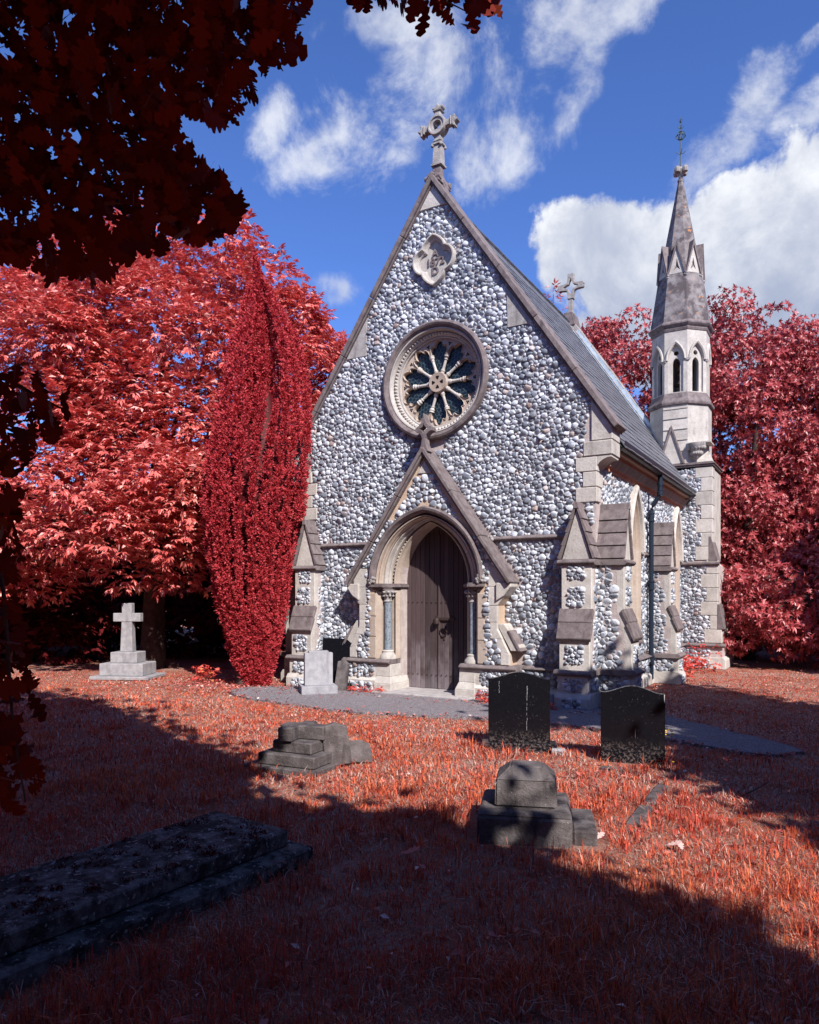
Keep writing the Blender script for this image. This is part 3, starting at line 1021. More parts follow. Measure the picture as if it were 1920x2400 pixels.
# hub
hub = MB().loft(ring(FRONT, ROSE, [(0.172, -0.22), (0.172, -0.09), (0.163, -0.075), (0.150, -0.078), (0.0, -0.078)], 40), ring=True).build('hub', 'limestone_warm', rose, smooth=True)
for k in range(4):
    a = PI / 2 + k * PI / 2
    for j in range(3):
        b = a + 2 * PI * j / 3 + PI
        c = (ROSE[0] + 0.082 * math.cos(a) + 0.017 * math.cos(b), ROSE[1] + 0.082 * math.sin(a) + 0.017 * math.sin(b))
        MB().prism(circle(0.0185, *c, 12), -0.0755, -0.1, FRONT).build('hub_shade_disc', 'dark_inside', hub)  # dark discs stand for the shaded holes in the hub
for k in range(10):
    a = PI / 2 + PI / 10 + k * PI / 5
    def C(r):
        return FRONT(ROSE[0] + r * math.cos(a), -0.155, ROSE[1] + r * math.sin(a))
    m = MB()
    st = [(0.165, 0.034), (0.20, 0.036), (0.205, 0.042), (0.215, 0.042), (0.22, 0.034), (0.235, 0.034), (0.24, 0.026), (0.40, 0.024), (0.405, 0.034), (0.415, 0.034), (0.42, 0.026), (0.44, 0.032), (0.455, 0.046), (0.47, 0.046), (0.475, 0.038), (0.50, 0.05)]
    m.tube([C(r) for r, _ in st], [w for _, w in st], 10)
    m.build('colonnette', 'limestone', rose, smooth=True)
    # glass light behind each gap
    b = PI / 2 + k * PI / 5
    pts = [(ROSE[0] + r * math.cos(b + math.radians(d)), ROSE[1] + r * math.sin(b + math.radians(d))) for d, r in ((-17.9, 0.12), (-17.9, 0.735), (-9, 0.737), (0, 0.738), (9, 0.737), (17.9, 0.735), (17.9, 0.12))]
    g = MB().prism(pts, -0.20, -0.206, FRONT).build('pane', 'glass_dark', rose)
    # fish-scale leading
    lead = MB()
    step = 0.062
    cb, sb = math.cos(b), math.sin(b)
    for i in range(2, 12):
        for j in range(-4, 5):
            rr = i * step
            tt = (j + 0.5 * (i % 2)) * step * 1.1
            arc = []
            for q in range(5):
                w = PI * q / 4
                ar, at = rr + 0.052 * math.sin(w), tt + 0.034 * math.cos(w)
                arc.append((ar, at))
            if max(abs(p[1]) for p in arc) > 0.30 * min(p[0] for p in arc) or max(math.hypot(*p) for p in arc) > 0.72 or rr < 0.17:
                continue
            for (r0_, t0_), (r1_, t1_) in zip(arc[:-1], arc[1:]):
                p0 = (ROSE[0] + r0_ * cb - t0_ * sb, ROSE[1] + r0_ * sb + t0_ * cb)
                p1 = (ROSE[0] + r1_ * cb - t1_ * sb, ROSE[1] + r1_ * sb + t1_ * cb)
                dx_, dz_ = p1[0] - p0[0], p1[1] - p0[1]
                L = math.hypot(dx_, dz_)
                ox, oz = -dz_ / L * 0.0035, dx_ / L * 0.0035
                lead.add([FRONT(p0[0] - ox, -0.1975, p0[1] - oz), FRONT(p1[0] - ox, -0.1975, p1[1] - oz), FRONT(p1[0] + ox, -0.1975, p1[1] + oz), FRONT(p0[0] + ox, -0.1975, p0[1] + oz)], [(0, 1, 2, 3)])
    tag(lead.build('leading', 'window_lead', g), kind='stuff')

# --- quatrefoil panel with the date
st = [(0.165, 0.235, 0.045, -0.02), (0.165, 0.235, 0.045, 0.07), (0.163, 0.225, 0.045, 0.095), (0.162, 0.205, 0.045, 0.095), (0.16, 0.195, 0.045, 0.06), (0.158, 0.183, 0.045, 0.035), (0.156, 0.168, 0.045, 0.03), (0.154, 0.158, 0.045, 0.015), (0.152, 0.15, 0.045, 0.01), (0.152, 0.147, 0.045, -0.03)]
quatre = MB().loft([[FRONT(x, n, z) for x, z in quat(a, b, tp)] for a, b, tp, n in st], ring=True).build('quatrefoil_panel', 'limestone', chapel, smooth=True)
MB().prism(quat(0.152, 0.149, 0.045), -0.015, -0.1, FRONT).build('date_plate', 'limestone', quatre)


def letters(body, x, z, size, parent):
    cu = bpy.data.curves.new('lettering', 'FONT')
    cu.body = body
    cu.size = size
    cu.extrude = 0.011
    cu.offset = 0.004
    cu.align_x = 'CENTER'
    cu.align_y = 'CENTER'
    cu.resolution_u = 3
    ob = bpy.data.objects.new('lettering', cu)
    COL.objects.link(ob)
    ob.location = FRONT(x, -0.006, z)
    ob.rotation_euler = (PI / 2, 0, 0)
    bpy.context.view_layer.update()
    dg = bpy.context.evaluated_depsgraph_get()
    me = bpy.data.meshes.new_from_object(ob.evaluated_get(dg))
    mw = ob.matrix_world.copy()
    bpy.data.objects.remove(ob)
    me.transform(mw)
    
    me.materials.clear()
    return link('lettering', me, 'weathered_stone', parent)  # dark stone stands in for the shadows of the raised letters


letters('A', QC[0], QC[1] + 0.135, 0.20, quatre)
letters('1872', QC[0], QC[1] - 0.012, 0.175, quatre)
letters('D', QC[0], QC[1] - 0.165, 0.19, quatre)

# --- gabled door surround
PN = 0.30
prof_l = [(-1.50, 0.0), (-1.50, 0.75), (-1.30, 1.14), (-1.30, 1.50), (-1.42, 1.66), (-1.42, 1.95)]
gab = prof_l + [(0.0, 3.98)] + [(-x, z) for x, z in prof_l[::-1]]
hole = [(-0.97, 0.01)] + arch(0.97, 1.13, 1.93, 10) + [(0.97, 0.01)]
porch = MB().holed(gab, [hole], PN, 0.0, FRONT).build('door_surround', 'warm_mortar', chapel)
PCO = []
for sg in (-1, 1):
    coping(FRONT, 0.02 * sg, 4.10, sg * 1.57, 1.87, PN + 0.12, 0.0, 0.062, 3, porch)
    # ashlar facing strips of the piers, in courses
    def Q(pts):
        return [(sg * x, z) for x, z in pts]
    strips = [[(1.10, 0.58), (1.50, 0.58), (1.50, 0.75), (1.44, 0.865), (1.10, 0.865)], ]
    outer = [[(1.36, 0.58), (1.505, 0.58), (1.505, 0.75), (1.36, 0.80)], [(1.30, 0.805), (1.5, 0.755), (1.385, 0.98), (1.28, 0.98)],
             [(1.18, 0.985), (1.385, 0.985), (1.303, 1.14), (1.303, 1.24), (1.18, 1.24)], [(1.15, 1.245), (1.303, 1.245), (1.303, 1.50), (1.15, 1.50)],
             [(1.15, 1.505), (1.303, 1.505), (1.424, 1.66), (1.424, 1.80), (1.15, 1.80)], [(1.15, 1.805), (1.424, 1.805), (1.424, 2.0), (1.30, 2.12), (1.15, 2.12)]]
    for P in outer:
        MB().prism(Q(P), PN + 0.02, PN - 0.05, FRONT).build('pier_stone', 'limestone', porch, bevel=0.006)
    inner = [(0.58, 0.95, 0.16), (0.955, 1.30, 0.12), (1.305, 1.70, 0.16)]
    for z0, z1, w in inner:
        xa, xb = sorted((sg * 0.965, sg * (0.965 + w)))
        MB().box(xa, xb, PN + 0.02, PN - 0.05, z0 + 0.003, z1 - 0.003, FRONT).build('pier_stone', 'limestone_warm', porch, bevel=0.006)
    flints(FRONT, Q([(1.09, 0.585), (1.36, 0.585), (1.30, 0.98), (1.17, 0.98), (1.17, 1.22), (1.085, 1.22)]), [], porch, n0=PN, edge=0.55, scale=0.95)
    flints(FRONT, Q([(1.085, 1.25), (1.15, 1.25), (1.15, 1.80), (1.085, 1.80)]), [], porch, n0=PN, edge=0.45, scale=0.7)
    flints(FRONT, Q([(1.02, 1.86), (1.15, 1.86), (1.15, 2.12), (1.28, 2.14), (0.72, 3.0), (0.98, 2.45)]), [], porch, n0=PN, edge=0.5, scale=0.8, loose=1.08)
    # sloping foot stone and the corbel under the coping end
    MB().prism(Q([(1.51, 0.80), (1.66, 0.80), (1.66, 0.86), (1.40, 1.22), (1.31, 1.22), (1.31, 1.15)]), PN - 0.03, 0, FRONT).build('foot_stone', 'limestone', porch, bevel=0.008)
    MB().prism(Q([(1.64, 0.80), (1.69, 0.80), (1.50, 1.12), (1.46, 1.12)]), PN - 0.01, 0, FRONT).build('weathering_stone', 'weathered_stone', porch, bevel=0.006)
    MB().prism(Q([(1.30, 1.58), (1.43, 1.66), (1.54, 1.80), (1.54, 1.86), (1.30, 1.86)]), PN + 0.06, 0.05, FRONT).build('corbel', 'limestone', porch, bevel=0.008)
    # plinth block of the pier, with string
    xa, xb = sorted((sg * 0.90, sg * 1.60))
    MB().box(xa, xb, PN + 0.03, 0, 0.24, 0.50, FRONT).build('plinth', 'limestone', porch, bevel=0.008)
    MB().box(*sorted((sg * 0.92, sg * 1.64)), PN + 0.08, 0, 0, 0.20, FRONT).build('plinth', 'limestone', porch, bevel=0.010)
    f2 = Fr((0, 0, 0), (0, -1, 0), (1, 0, 0))
    MB().prism([(0, 0.20), (PN + 0.08, 0.20), (PN + 0.03, 0.25), (0, 0.25)], *sorted((sg * 0.92, sg * 1.63)), f2).build('plinth_course', 'limestone', porch)
    MB().prism([(0, 0.57), (PN + 0.03, 0.57), (PN + 0.09, 0.535), (PN + 0.09, 0.515), (PN + 0.05, 0.485), (0, 0.485)], *sorted((sg * 0.66, sg * 1.64)), f2).build('plinth_string', 'weathered_stone', porch, bevel=0.006)
    flints(FRONT, Q(rect(1.02, 1.50, 0.265, 0.475)), [], porch, n0=PN + 0.03, edge=0.55, scale=0.85)
    flints(FRONT, Q(rect(1.0, 1.55, 0.02, 0.18)), [], porch, n0=PN + 0.08, edge=0.55, scale=0.9)
    # moulded block under the shaft, swelling to the door
    m = MB()
    m.frustum((sg * 0.60, sg * 0.95, -PN - 0.10, 0.25), 0.0, (sg * 0.60, sg * 0.95, -PN - 0.10, 0.25), 0.16)
    m.frustum((sg * 0.60, sg * 0.95, -PN - 0.10, 0.25), 0.16, (sg * 0.645, sg * 0.93, -PN - 0.04, 0.25), 0.28)
    m.frustum((sg * 0.645, sg * 0.93, -PN - 0.04, 0.25), 0.28, (sg * 0.65, sg * 0.93, -PN - 0.03, 0.25), 0.485)
    m.build('jamb_block', 'limestone', porch, bevel=0.008)
    # jamb behind the shaft
    MB().prism([(sg * 0.645, -0.30), (sg * 0.645, 0.03), (sg * 0.70, 0.09), (sg * 0.74, 0.05), (sg * 0.90, 0.05), (sg * 0.90, 0.22), (sg * 0.965, 0.30), (sg * 1.0, 0.30), (sg * 1.0, -0.30)],
               0.57, 1.745, Fr2 := (lambda a, n, z: Vector((a, -z, n)))).build('jamb', 'limestone_warm', porch, bevel=0.005)
    # shaft, base, capital, abacus
    cx, cy = sg * 0.815, -0.15
    col = MB().lathe([(0.066, 0.715), (0.064, 1.0), (0.063, 1.55)], (cx, cy, 0), 20).build('column_shaft', 'granite_shaft', porch, smooth=True)
    MB().lathe([(0.15, 0.572), (0.145, 0.62), (0.105, 0.665), (0.098, 0.685), (0.105, 0.70), (0.088, 0.715), (0.066, 0.722)], (cx, cy, 0), 20).build('column_base', 'limestone', col, smooth=True)
    MB().lathe([(0.066, 1.545), (0.078, 1.555), (0.078, 1.57), (0.068, 1.58), (0.075, 1.64), (0.105, 1.70), (0.125, 1.735), (0.125, 1.75)], (cx, cy, 0), 20).build('capital', 'finial_stone', col, smooth=True)
    lf = MB()
    for k in range(10):
        a = 2 * PI * k / 10
        for rr, zz, sc in ((0.098, 1.655, 0.9), (0.128, 1.715, 1.0)):
            lf.lathe([(0.004, -0.026 * sc), (0.02 * sc, -0.014), (0.026 * sc, 0), (0.018 * sc, 0.018), (0.004, 0.026 * sc)], (cx + rr * math.cos(a + (zz > 1.7) * 0.3), cy + rr * math.sin(a + (zz > 1.7) * 0.3), zz), 7)
    lf.build('capital_leaves', 'finial_stone', col, smooth=True)
    m = MB()
    for (o, z0, z1) in ((0.0, 1.752, 1.785), (0.035, 1.785, 1.80), (0.055, 1.80, 1.845), (0.03, 1.845, 1.865)):
        P = [(0.655 - o, 0.03 + o), (0.72, 0.12 + o), (0.80, 0.31 + o), (1.03 + o, 0.31 + o), (1.03 + o, -0.28), (0.655 - o, -0.28)]
        m.prism([(sg * a, b) for a, b in P], z0, z1, Fr2)
    m.build('abacus', 'weathered_stone', porch, bevel=0.004)
    # carved label stop
    m = MB()
    for k in range(9):
        a = k * 2.4
        r = 0.022 * math.sqrt(k)
        m.lathe([(0.004, -0.034), (0.028, -0.02), (0.036, 0), (0.028, 0.022), (0.004, 0.034)], FRONT(sg * 1.02 + r * math.cos(a), PN + 0.06, 1.925 + r * math.sin(a)), 8)
    m.build('label_stop', 'finial_stone', porch, smooth=True)
flints(FRONT, [(-0.62, 2.86), (-0.05, 3.22), (0.05, 3.22), (0.62, 2.86), (0.17, 3.62), (-0.17, 3.62)], [], porch, n0=PN, edge=0.5, loose=1.12, scale=0.95)
flints(FRONT, [(-1.0, 2.25), (-0.62, 2.88), (-0.72, 2.95), (-1.12, 2.38)], [], porch, n0=PN, edge=0.4, loose=1.1, scale=0.8)
MB().prism([(-0.135, 3.68), (0.135, 3.68), (0.0, 3.89)], PN + 0.025, PN - 0.05, FRONT).build('apex_stone', 'limestone', porch, bevel=0.006)


def archrows(stations, zs, n=14):
    return [[FRONT(x, nn, z) for x, z in arch(a, h, zs, n)] for a, h, nn in stations]


def hh(a):
    return 1.0 + (a - 0.64) / 0.33 * 0.13


hood = MB().loft(archrows([(1.075, 1.24, PN - 0.02), (1.075, 1.24, PN + 0.07), (1.05, 1.215, PN + 0.10), (1.015, 1.175, PN + 0.09), (0.99, 1.15, PN + 0.04), (0.968, 1.128, PN + 0.02), (0.966, 1.126, PN - 0.03)], 1.90)
                 ).build('hood_mould', 'weathered_stone', porch, smooth=True)


def order(lst, name, mat):
    MB().loft(archrows([(a, hh(a), n) for a, n in lst], 1.866)).build(name, mat, porch, smooth=True)


order([(0.968, 0.31), (0.955, 0.325), (0.935, 0.32), (0.925, 0.28), (0.915, 0.29), (0.90, 0.305), (0.885, 0.29), (0.878, 0.24), (0.868, 0.235), (0.866, 0.18)], 'arch_order', 'limestone_warm')
order([(0.867, 0.19), (0.855, 0.215), (0.835, 0.215), (0.822, 0.19), (0.815, 0.14), (0.80, 0.15), (0.785, 0.14), (0.778, 0.10)], 'arch_order', 'limestone')
order([(0.779, 0.10), (0.775, 0.04), (0.730, 0.04), (0.725, 0.10), (0.712, 0.115), (0.695, 0.105), (0.685, 0.06), (0.665, 0.045), (0.648, 0.0), (0.645, -0.30)], 'arch_order', 'limestone_warm')
dt = MB()
A = arch(0.752, hh(0.752), 1.866, 22)
for (x, z), (x2, z2) in zip(A[:-1], A[1:]):
    mx_, mz_ = (x + x2) / 2, (z + z2) / 2
    L = math.hypot(x2 - x, z2 - z)
    ux, uz = (x2 - x) / L, (z2 - z) / L
    w = 0.020
    hl = L * 0.43
    c = [(mx_ - ux * hl - uz * w, mz_ - uz * hl + ux * w), (mx_ + ux * hl - uz * w, mz_ + uz * hl + ux * w), (mx_ + ux * hl + uz * w, mz_ + uz * hl - ux * w), (mx_ - ux * hl + uz * w, mz_ - uz * hl - ux * w)]
    dt.add([FRONT(a, 0.045, b) for a, b in c] + [FRONT(mx_, 0.095, mz_)], [(0, 1, 4), (1, 2, 4), (2, 3, 4), (3, 0, 4)])
tag(dt.build('dogtooth_moulding', 'limestone', porch), kind='stuff')
# finial on the surround, a pierced cross overlapping the rose
fin = MB()
fx, fz = 0.02, 4.47
stem = [(-0.10, 4.02), (-0.045, 4.14), (-0.03, 4.24), (-0.05, 4.30), (-0.10, 4.34), (-0.155, 4.36), (-0.155, 4.42), (-0.10, 4.45), (-0.05, 4.50), (-0.025, 4.57), (0.0, 4.66)]
outl = stem + [(-x, z) for x, z in stem[::-1][1:]]
dia = [(0, 4.33), (0.03, 4.375), (0.075, 4.40), (0.03, 4.425), (0, 4.475), (-0.03, 4.425), (-0.075, 4.40), (-0.03, 4.375)]
fin.holed([(x + fx, z) for x, z in outl], [[(x + fx, z) for x, z in dia]], PN + 0.09, PN - 0.06, FRONT)
fin.build('surround_finial', 'weathered_stone', porch, bevel=0.006)

# --- the door: two leaves of upright planks
door = tag(empty('door', (0, 0.2, 0), parent=chapel))
door_fr = FRONT
da = arch(0.66, 1.0, 1.88, 24)


def arch_z(x):
    for (xa, za), (xb, zb) in zip(da[:-1], da[1:]):
        if xa <= x <= xb or xb <= x <= xa:
            t = 0 if xa == xb else (x - xa) / (xb - xa)
            return za + (zb - za) * t
    return 1.88


pw = 1.30 / 14
for i in range(14):
    x0 = -0.65 + i * pw
    x1 = x0 + pw - 0.005
    poly = [(x0, 0.06), (x1, 0.06), (x1, arch_z(x1))] + ([(0, arch_z(0))] if x0 < 0 < x1 else []) + [(x0, arch_z(x0))]
    j = rs.uniform(-0.003, 0.003)
    pl = MB().prism([(x, z) for x, z in poly], 0.0 + j, -0.05, FRONT).build('plank', 'door_wood', door, bevel=0.004)
MB().box(-0.018, 0.022, 0.022, -0.01, 0.06, 2.70, FRONT).build('cover_strip', 'door_wood', door, bevel=0.006)
MB().box(-0.66, 0.66, -0.055, -0.07, 0.05, 2.9, FRONT).build('door_backing', 'dark_inside', door)
m = MB().box(-0.02, 0.30, 0.035, 0.0, 1.235, 1.285, FRONT)
m.build('hasp', 'iron', door, bevel=0.004)
m = MB()
m.lathe([(0.005, -0.05), (0.045, -0.045), (0.05, 0), (0.04, 0.05), (0.005, 0.052)], FRONT(-0.02, 0.06, 1.22), 10)
m.tube([FRONT(-0.045, 0.05, 1.26), FRONT(-0.04, 0.05, 1.31), FRONT(0.0, 0.05, 1.31), FRONT(0.005, 0.05, 1.26)], 0.01, 6)
m.build('padlock', 'iron', door, smooth=True)
m = MB()
m.tube([FRONT(0.10 + 0.065 * math.cos(2 * PI * k / 20), 0.035 + 0.01 * math.sin(2 * PI * k / 20), 1.04 + 0.065 * math.sin(2 * PI * k / 20)) for k in range(21)], 0.011, 7)
m.lathe([(0.035, -0.02), (0.03, 0.0), (0.02, 0.02)], FRONT(0.10, 0.015, 1.11), 10)
m.build('ring_handle', 'iron', door, smooth=True)
MB().box(0.085, 0.115, 0.012, 0.0, 0.90, 0.96, FRONT).build('keyhole_plate', 'iron', door, bevel=0.003)
m = MB()
for z in (0.30, 1.55):
    for sg in (-1, 1):
        for k in range(7):
            m.lathe([(0.012, -0.006), (0.010, 0.004), (0.004, 0.009)], FRONT(sg * (0.05 + k * pw), 0.008, z + rs.uniform(-0.004, 0.004)), 6)
tag(m.build('door_studs', 'iron', door), kind='stuff')
MB().box(-0.92, 0.92, PN + 0.28, -0.25, 0, 0.055, FRONT).build('door_step', 'step_stone', chapel, bevel=0.012)

# --- flint on the front
porch_out = [(-1.66, 0), (-1.66, 0.86), (-1.40, 1.22), (-1.31, 1.25), (-1.31, 1.55), (-1.54, 1.80), (-1.60, 1.90), (0, 4.12), (1.60, 1.90), (1.54, 1.80), (1.31, 1.55), (1.31, 1.25), (1.40, 1.22), (1.66, 0.86), (1.66, 0)]
fp = [(-2.73, 0.575), (2.73, 0.575), (2.73, 4.58), (0.05, 8.52), (-0.05, 8.52), (-2.73, 4.58)]
holes = [circle(0.985, *ROSE, 40), quat(0.165, 0.235, 0.05, n=40), porch_out, rect(-2.4, -1.0, 2.525, 2.60), rect(1.0, 2.4, 2.525, 2.60),
         rect(2.30, 2.9, 0, 2.25), rect(-2.9, -2.30, 0, 2.25), [(2.28, 2.2), (2.82, 2.2), (2.60, 3.06), (2.50, 3.06)], [(-2.28, 2.2), (-2.82, 2.2), (-2.60, 3.06), (-2.50, 3.06)],
         [(-0.28, 8.19), (0.28, 8.19), (0, 8.6)], rect(-0.16, 0.2, 4.1, 4.4)] + QH
flints(FRONT, fp, holes, front_wall)


# ------------------------------------------------------------------ side wall: windows, eaves, gutter, pipe
def lancet(tc):
    f = Fr(SIDE.O + SIDE.A * tc, SIDE.A, SIDE.N)

    def rows(stn):
        out = []
        for a, h, n in stn:
            A = arch(a, h, 2.52, 9)
            out.append([f(-a, n, 0.93)] + [f(x, n, z) for x, z in A] + [f(a, n, 0.93)])
        return out
    w = MB().loft(rows([(0.47, 1.0, -0.02), (0.47, 1.0, 0.04), (0.445, 0.97, 0.05), (0.42, 0.94, 0.045), (0.405, 0.92, 0.0), (0.385, 0.90, -0.02), (0.365, 0.875, -0.015), (0.35, 0.85, -0.06), (0.30, 0.77, -0.13), (0.285, 0.75, -0.14), (0.28, 0.74, -0.24)])
                  ).build('window', 'limestone_warm', side_wall, smooth=True)
    # hood mould above the springing
    hr = [[f(x, n, z) for x, z in arch(a, h, 2.44, 10)] for a, h, n in ((0.53, 1.16, -0.02), (0.53, 1.16, 0.09), (0.50, 1.12, 0.12), (0.465, 1.07, 0.10), (0.45, 1.05, 0.04), (0.45, 1.05, -0.02))]
    MB().loft(hr).build('hood_mould', 'limestone', w, smooth=True)
    for sg in (-1, 1):
        m = MB()
        for k in range(7):
            a = k * 2.4
            r = 0.02 * math.sqrt(k)
            m.lathe([(0.004, -0.03), (0.026, -0.016), (0.032, 0), (0.026, 0.018), (0.004, 0.03)], f(sg * 0.50 + r * math.cos(a), 0.07, 2.42 + r * math.sin(a)), 7)
        m.build('label_stop', 'finial_stone', w, smooth=True)
    # carved crockets in the head
    m = MB()
    for k in range(9):
        q = k / 8
        m.lathe([(0.004, -0.05), (0.03, -0.02), (0.036, 0.01), (0.02, 0.04), (0.004, 0.05)], f(-0.22 + 0.16 * q + 0.02 * math.sin(k * 2.1), -0.03 + 0.02 * (k % 2), 2.75 + 0.42 * q), 7)
    m.build('head_carving', 'limestone', w, smooth=True)
    # two lights with a mullion and trefoil heads
    pl = [(-0.285, 0.95)] + arch(0.285, 0.76, 2.52, 9) + [(0.285, 0.95)]
    l1 = [(-0.25, 1.0)] + [(x - 0.135, z) for x, z in arch(0.115, 0.2, 2.25, 5)] + [(-0.02, 1.0)]
    l2 = [(-x, z) for x, z in l1[::-1]]
    MB().holed(pl, [l1, l2, circle(0.115, 0, 2.72, 16)], -0.16, -0.23, f).build('tracery', 'limestone_warm', w)
    MB().prism(pl, -0.20, -0.206, f).build('pane', 'glass_dark', w)
    MB().prism([(-0.45, 0.90), (0.45, 0.90), (0.47, 0.93), (-0.47, 0.93)], 0.02, -0.2, f).build('sill', 'limestone', w)
    f2 = Fr(f.O, f.N, f.A)
    MB().prism([(0.09, 0.80), (0.09, 0.84), (-0.2, 1.0), (-0.2, 0.80)], -0.5, 0.5, f2).build('sill', 'weathered_stone', w, bevel=0.006)


for tc in win_t:
    lancet(tc)
string(SIDE, 2.80, 3.40, 2.39, parent=side_wall)
string(SIDE, 3.88, 5.40, 2.39, parent=side_wall)
string(SIDE, 6.46, 6.69, 2.39, parent=side_wall)
string(SIDE, 0.52, 1.70, 2.39, parent=side_wall)
# flint
wh = [[(tc - 0.54, 0.85)] + arch(0.54, 1.18, 2.44, 8, tc) + [(tc + 0.54, 0.85)] for tc in win_t]
flints(SIDE, rect(0.30, 6.70, 0.58, 3.62), wh + [rect(0, 0.53, 0, 3.06), rect(3.39, 3.89, 0, 2.25), [(3.37, 2.2), (3.91, 2.2), (3.68, 3.06), (3.6, 3.06)], rect(2.76, 5.44, 2.37, 2.46), rect(0.5, 1.72, 2.37, 2.46), rect(6.4, 6.7, 2.37, 2.46)], side_wall)
# eaves: brick band, dogtooth, stone soffit
nb_ = 46
y0e, y1e = 0.42, 6.78
bl = (y1e - y0e) / nb_
proto = None
for row, (nn, z0, z1) in enumerate(((0.045, 3.60, 3.66), (0.13, 3.80, 3.86))):
    for i in range(nb_):
        c = y0e + (i + 0.5) * bl
        if proto is None:
            proto = MB().box(-bl / 2 + 0.004, bl / 2 - 0.004, 0.0, 0.17, 0.0, 0.06, Fr((0, 0, 0), (0, 1, 0), (1, 0, 0))).build('brick', 'brick_red', side_wall, bevel=0.003)
            o = proto
        else:
            o = proto.copy()
            COL.objects.link(o)
        o.location = (HW + nn - 0.17, c, z0)
MB().box(y0e, y1e, -0.02, 0.06, 3.66, 3.80, SIDE).build('cornice_band', 'brick_red', side_wall)
dent = None
nd = 58
for i in range(nd):
    c = y0e + (i + 0.5) * (y1e - y0e) / nd
    w = (y1e - y0e) / nd * 0.40
    if dent is None:
        m = MB()
        f0 = Fr((0, 0, 0), (0, 1, 0), (1, 0, 0))
        m.add([f0(-w, 0, 0.12), f0(w, 0, 0.12), f0(0, 0.12, 0.12), f0(-w, 0, 0.01), f0(w, 0, 0.01), f0(0, 0.04, 0.01)], [(0, 1, 2), (5, 4, 3), (0, 2, 5, 3), (2, 1, 4, 5), (1, 0, 3, 4)])
        dent = m.build('dentil', 'limestone_warm', side_wall)
        o = dent
    else:
        o = dent.copy()
        COL.objects.link(o)
    o.location = (HW + 0.06, c, 3.67)
MB().box(y0e, y1e, 0.0, 0.20, 3.865, 3.91, SIDE).build('eaves_course', 'limestone_warm', side_wall, bevel=0.005)
gut = MB()
sec = [(0.20, 4.02), (0.20, 3.95), (0.225, 3.90), (0.27, 3.885), (0.315, 3.90), (0.34, 3.95), (0.34, 4.02), (0.325, 4.02), (0.32, 3.95), (0.30, 3.915), (0.27, 3.905), (0.24, 3.915), (0.22, 3.95), (0.215, 4.02)]
gut.prism(sec, 0.42, 6.82, Fr(SIDE.O, SIDE.N, SIDE.A))
gut.build('gutter', 'gutter_black', chapel)
pipe = MB()
pt = 3.22
pipe.tube([SIDE(pt, 0.27, 3.90), SIDE(pt, 0.27, 3.60), SIDE(pt, 0.25, 3.50), SIDE(pt, 0.14, 3.34), SIDE(pt, 0.11, 3.25), SIDE(pt, 0.11, 0.10)], 0.045, 12)
pipe = pipe.build('drainpipe', 'cast_iron_paint', chapel, smooth=True)
for z in (3.12, 1.85, 0.45):
    MB().lathe([(0.047, -0.09), (0.062, -0.085), (0.062, -0.06), (0.054, -0.055), (0.054, 0.05), (0.064, 0.055), (0.064, 0.085), (0.047, 0.09)], SIDE(pt, 0.11, z), 14).build('pipe_collar', 'cast_iron_paint', pipe, smooth=True)
    MB().box(pt - 0.09, pt + 0.09, 0.0, 0.05, z - 0.02, z + 0.02, SIDE).build('pipe_bracket', 'cast_iron_paint', pipe)
for z in (3.72, 3.55):
    MB().lathe([(0.047, -0.04), (0.058, -0.03), (0.058, 0.03), (0.047, 0.04)], SIDE(pt, 0.27, z), 14).build('pipe_collar', 'cast_iron_paint', pipe, smooth=True)

# ------------------------------------------------------------------ roof
RIDGE = 8.46
m = MB()
for sg in (-1, 1):
    m.add([(0, 0.39, RIDGE - 0.05), (0, LEN - 0.36, RIDGE - 0.05), (sg * 3.05, LEN - 0.36, RIDGE - 0.05 - SL * 3.05), (sg * 3.05, 0.39, RIDGE - 0.05 - SL * 3.05)], [(0, 1, 2, 3)])
roof = m.build('roof', 'slate', chapel)
ang = math.atan(SL)
slope_len = 3.10 / math.cos(ang)
expo, sw = 0.205, 0.30
rows_ = int(slope_len / expo) + 1
y0r, y1r = 0.40, LEN - 0.37
slots = []
for sg in (1, -1):
    for r in range(rows_):
        d = min(slope_len, (r + 1) * expo)          # distance of the slate's tail from the ridge
        n = int((y1r - y0r) / sw) + 2
        for i in range(n):
            y = y0r + (i - 0.5 * (r % 2)) * sw
            a, b = max(y, y0r), min(y + sw, y1r)
            if b - a < 0.06:
                continue
            slots.append((sg, r, d, a, b))


def slate_at(sg, d, a, b):
    """returns the location of the tail's middle and the rotation"""
    x = sg * math.cos(ang) * d
    z = RIDGE - math.sin(ang) * d
    return Vector((x, (a + b) / 2, z))


vis = []
for s_ in slots:
    if s_[0] == 1 and abs(s_[4] - s_[3] - sw) < 1e-6:
        p = slate_at(1, s_[2], s_[3], s_[4])
        q = pj(p)
        vis.append((q[2], s_))
vis.sort(key=lambda e: e[0])
single = set(id(e[1]) for e in vis[:300])
ls = expo * 1.55
ca, sa = math.cos(ang), math.sin(ang)
sm = MB().add([(-ls * ca, -sw / 2 + 0.003, ls * sa + 0.002), (-ls * ca, sw / 2 - 0.003, ls * sa + 0.002), (0.012, sw / 2 - 0.003, 0.012), (0.012, -sw / 2 + 0.003, 0.012),
               (-ls * ca, -sw / 2 + 0.003, ls * sa - 0.008), (-ls * ca, sw / 2 - 0.003, ls * sa - 0.008), (0.002, sw / 2 - 0.003, 0.0), (0.002, -sw / 2 + 0.003, 0.0)],
              [(0, 1, 2, 3), (7, 6, 5, 4), (0, 3, 7, 4), (1, 0, 4, 5), (2, 1, 5, 6), (3, 2, 6, 7)])
sproto = None
rest = MB()
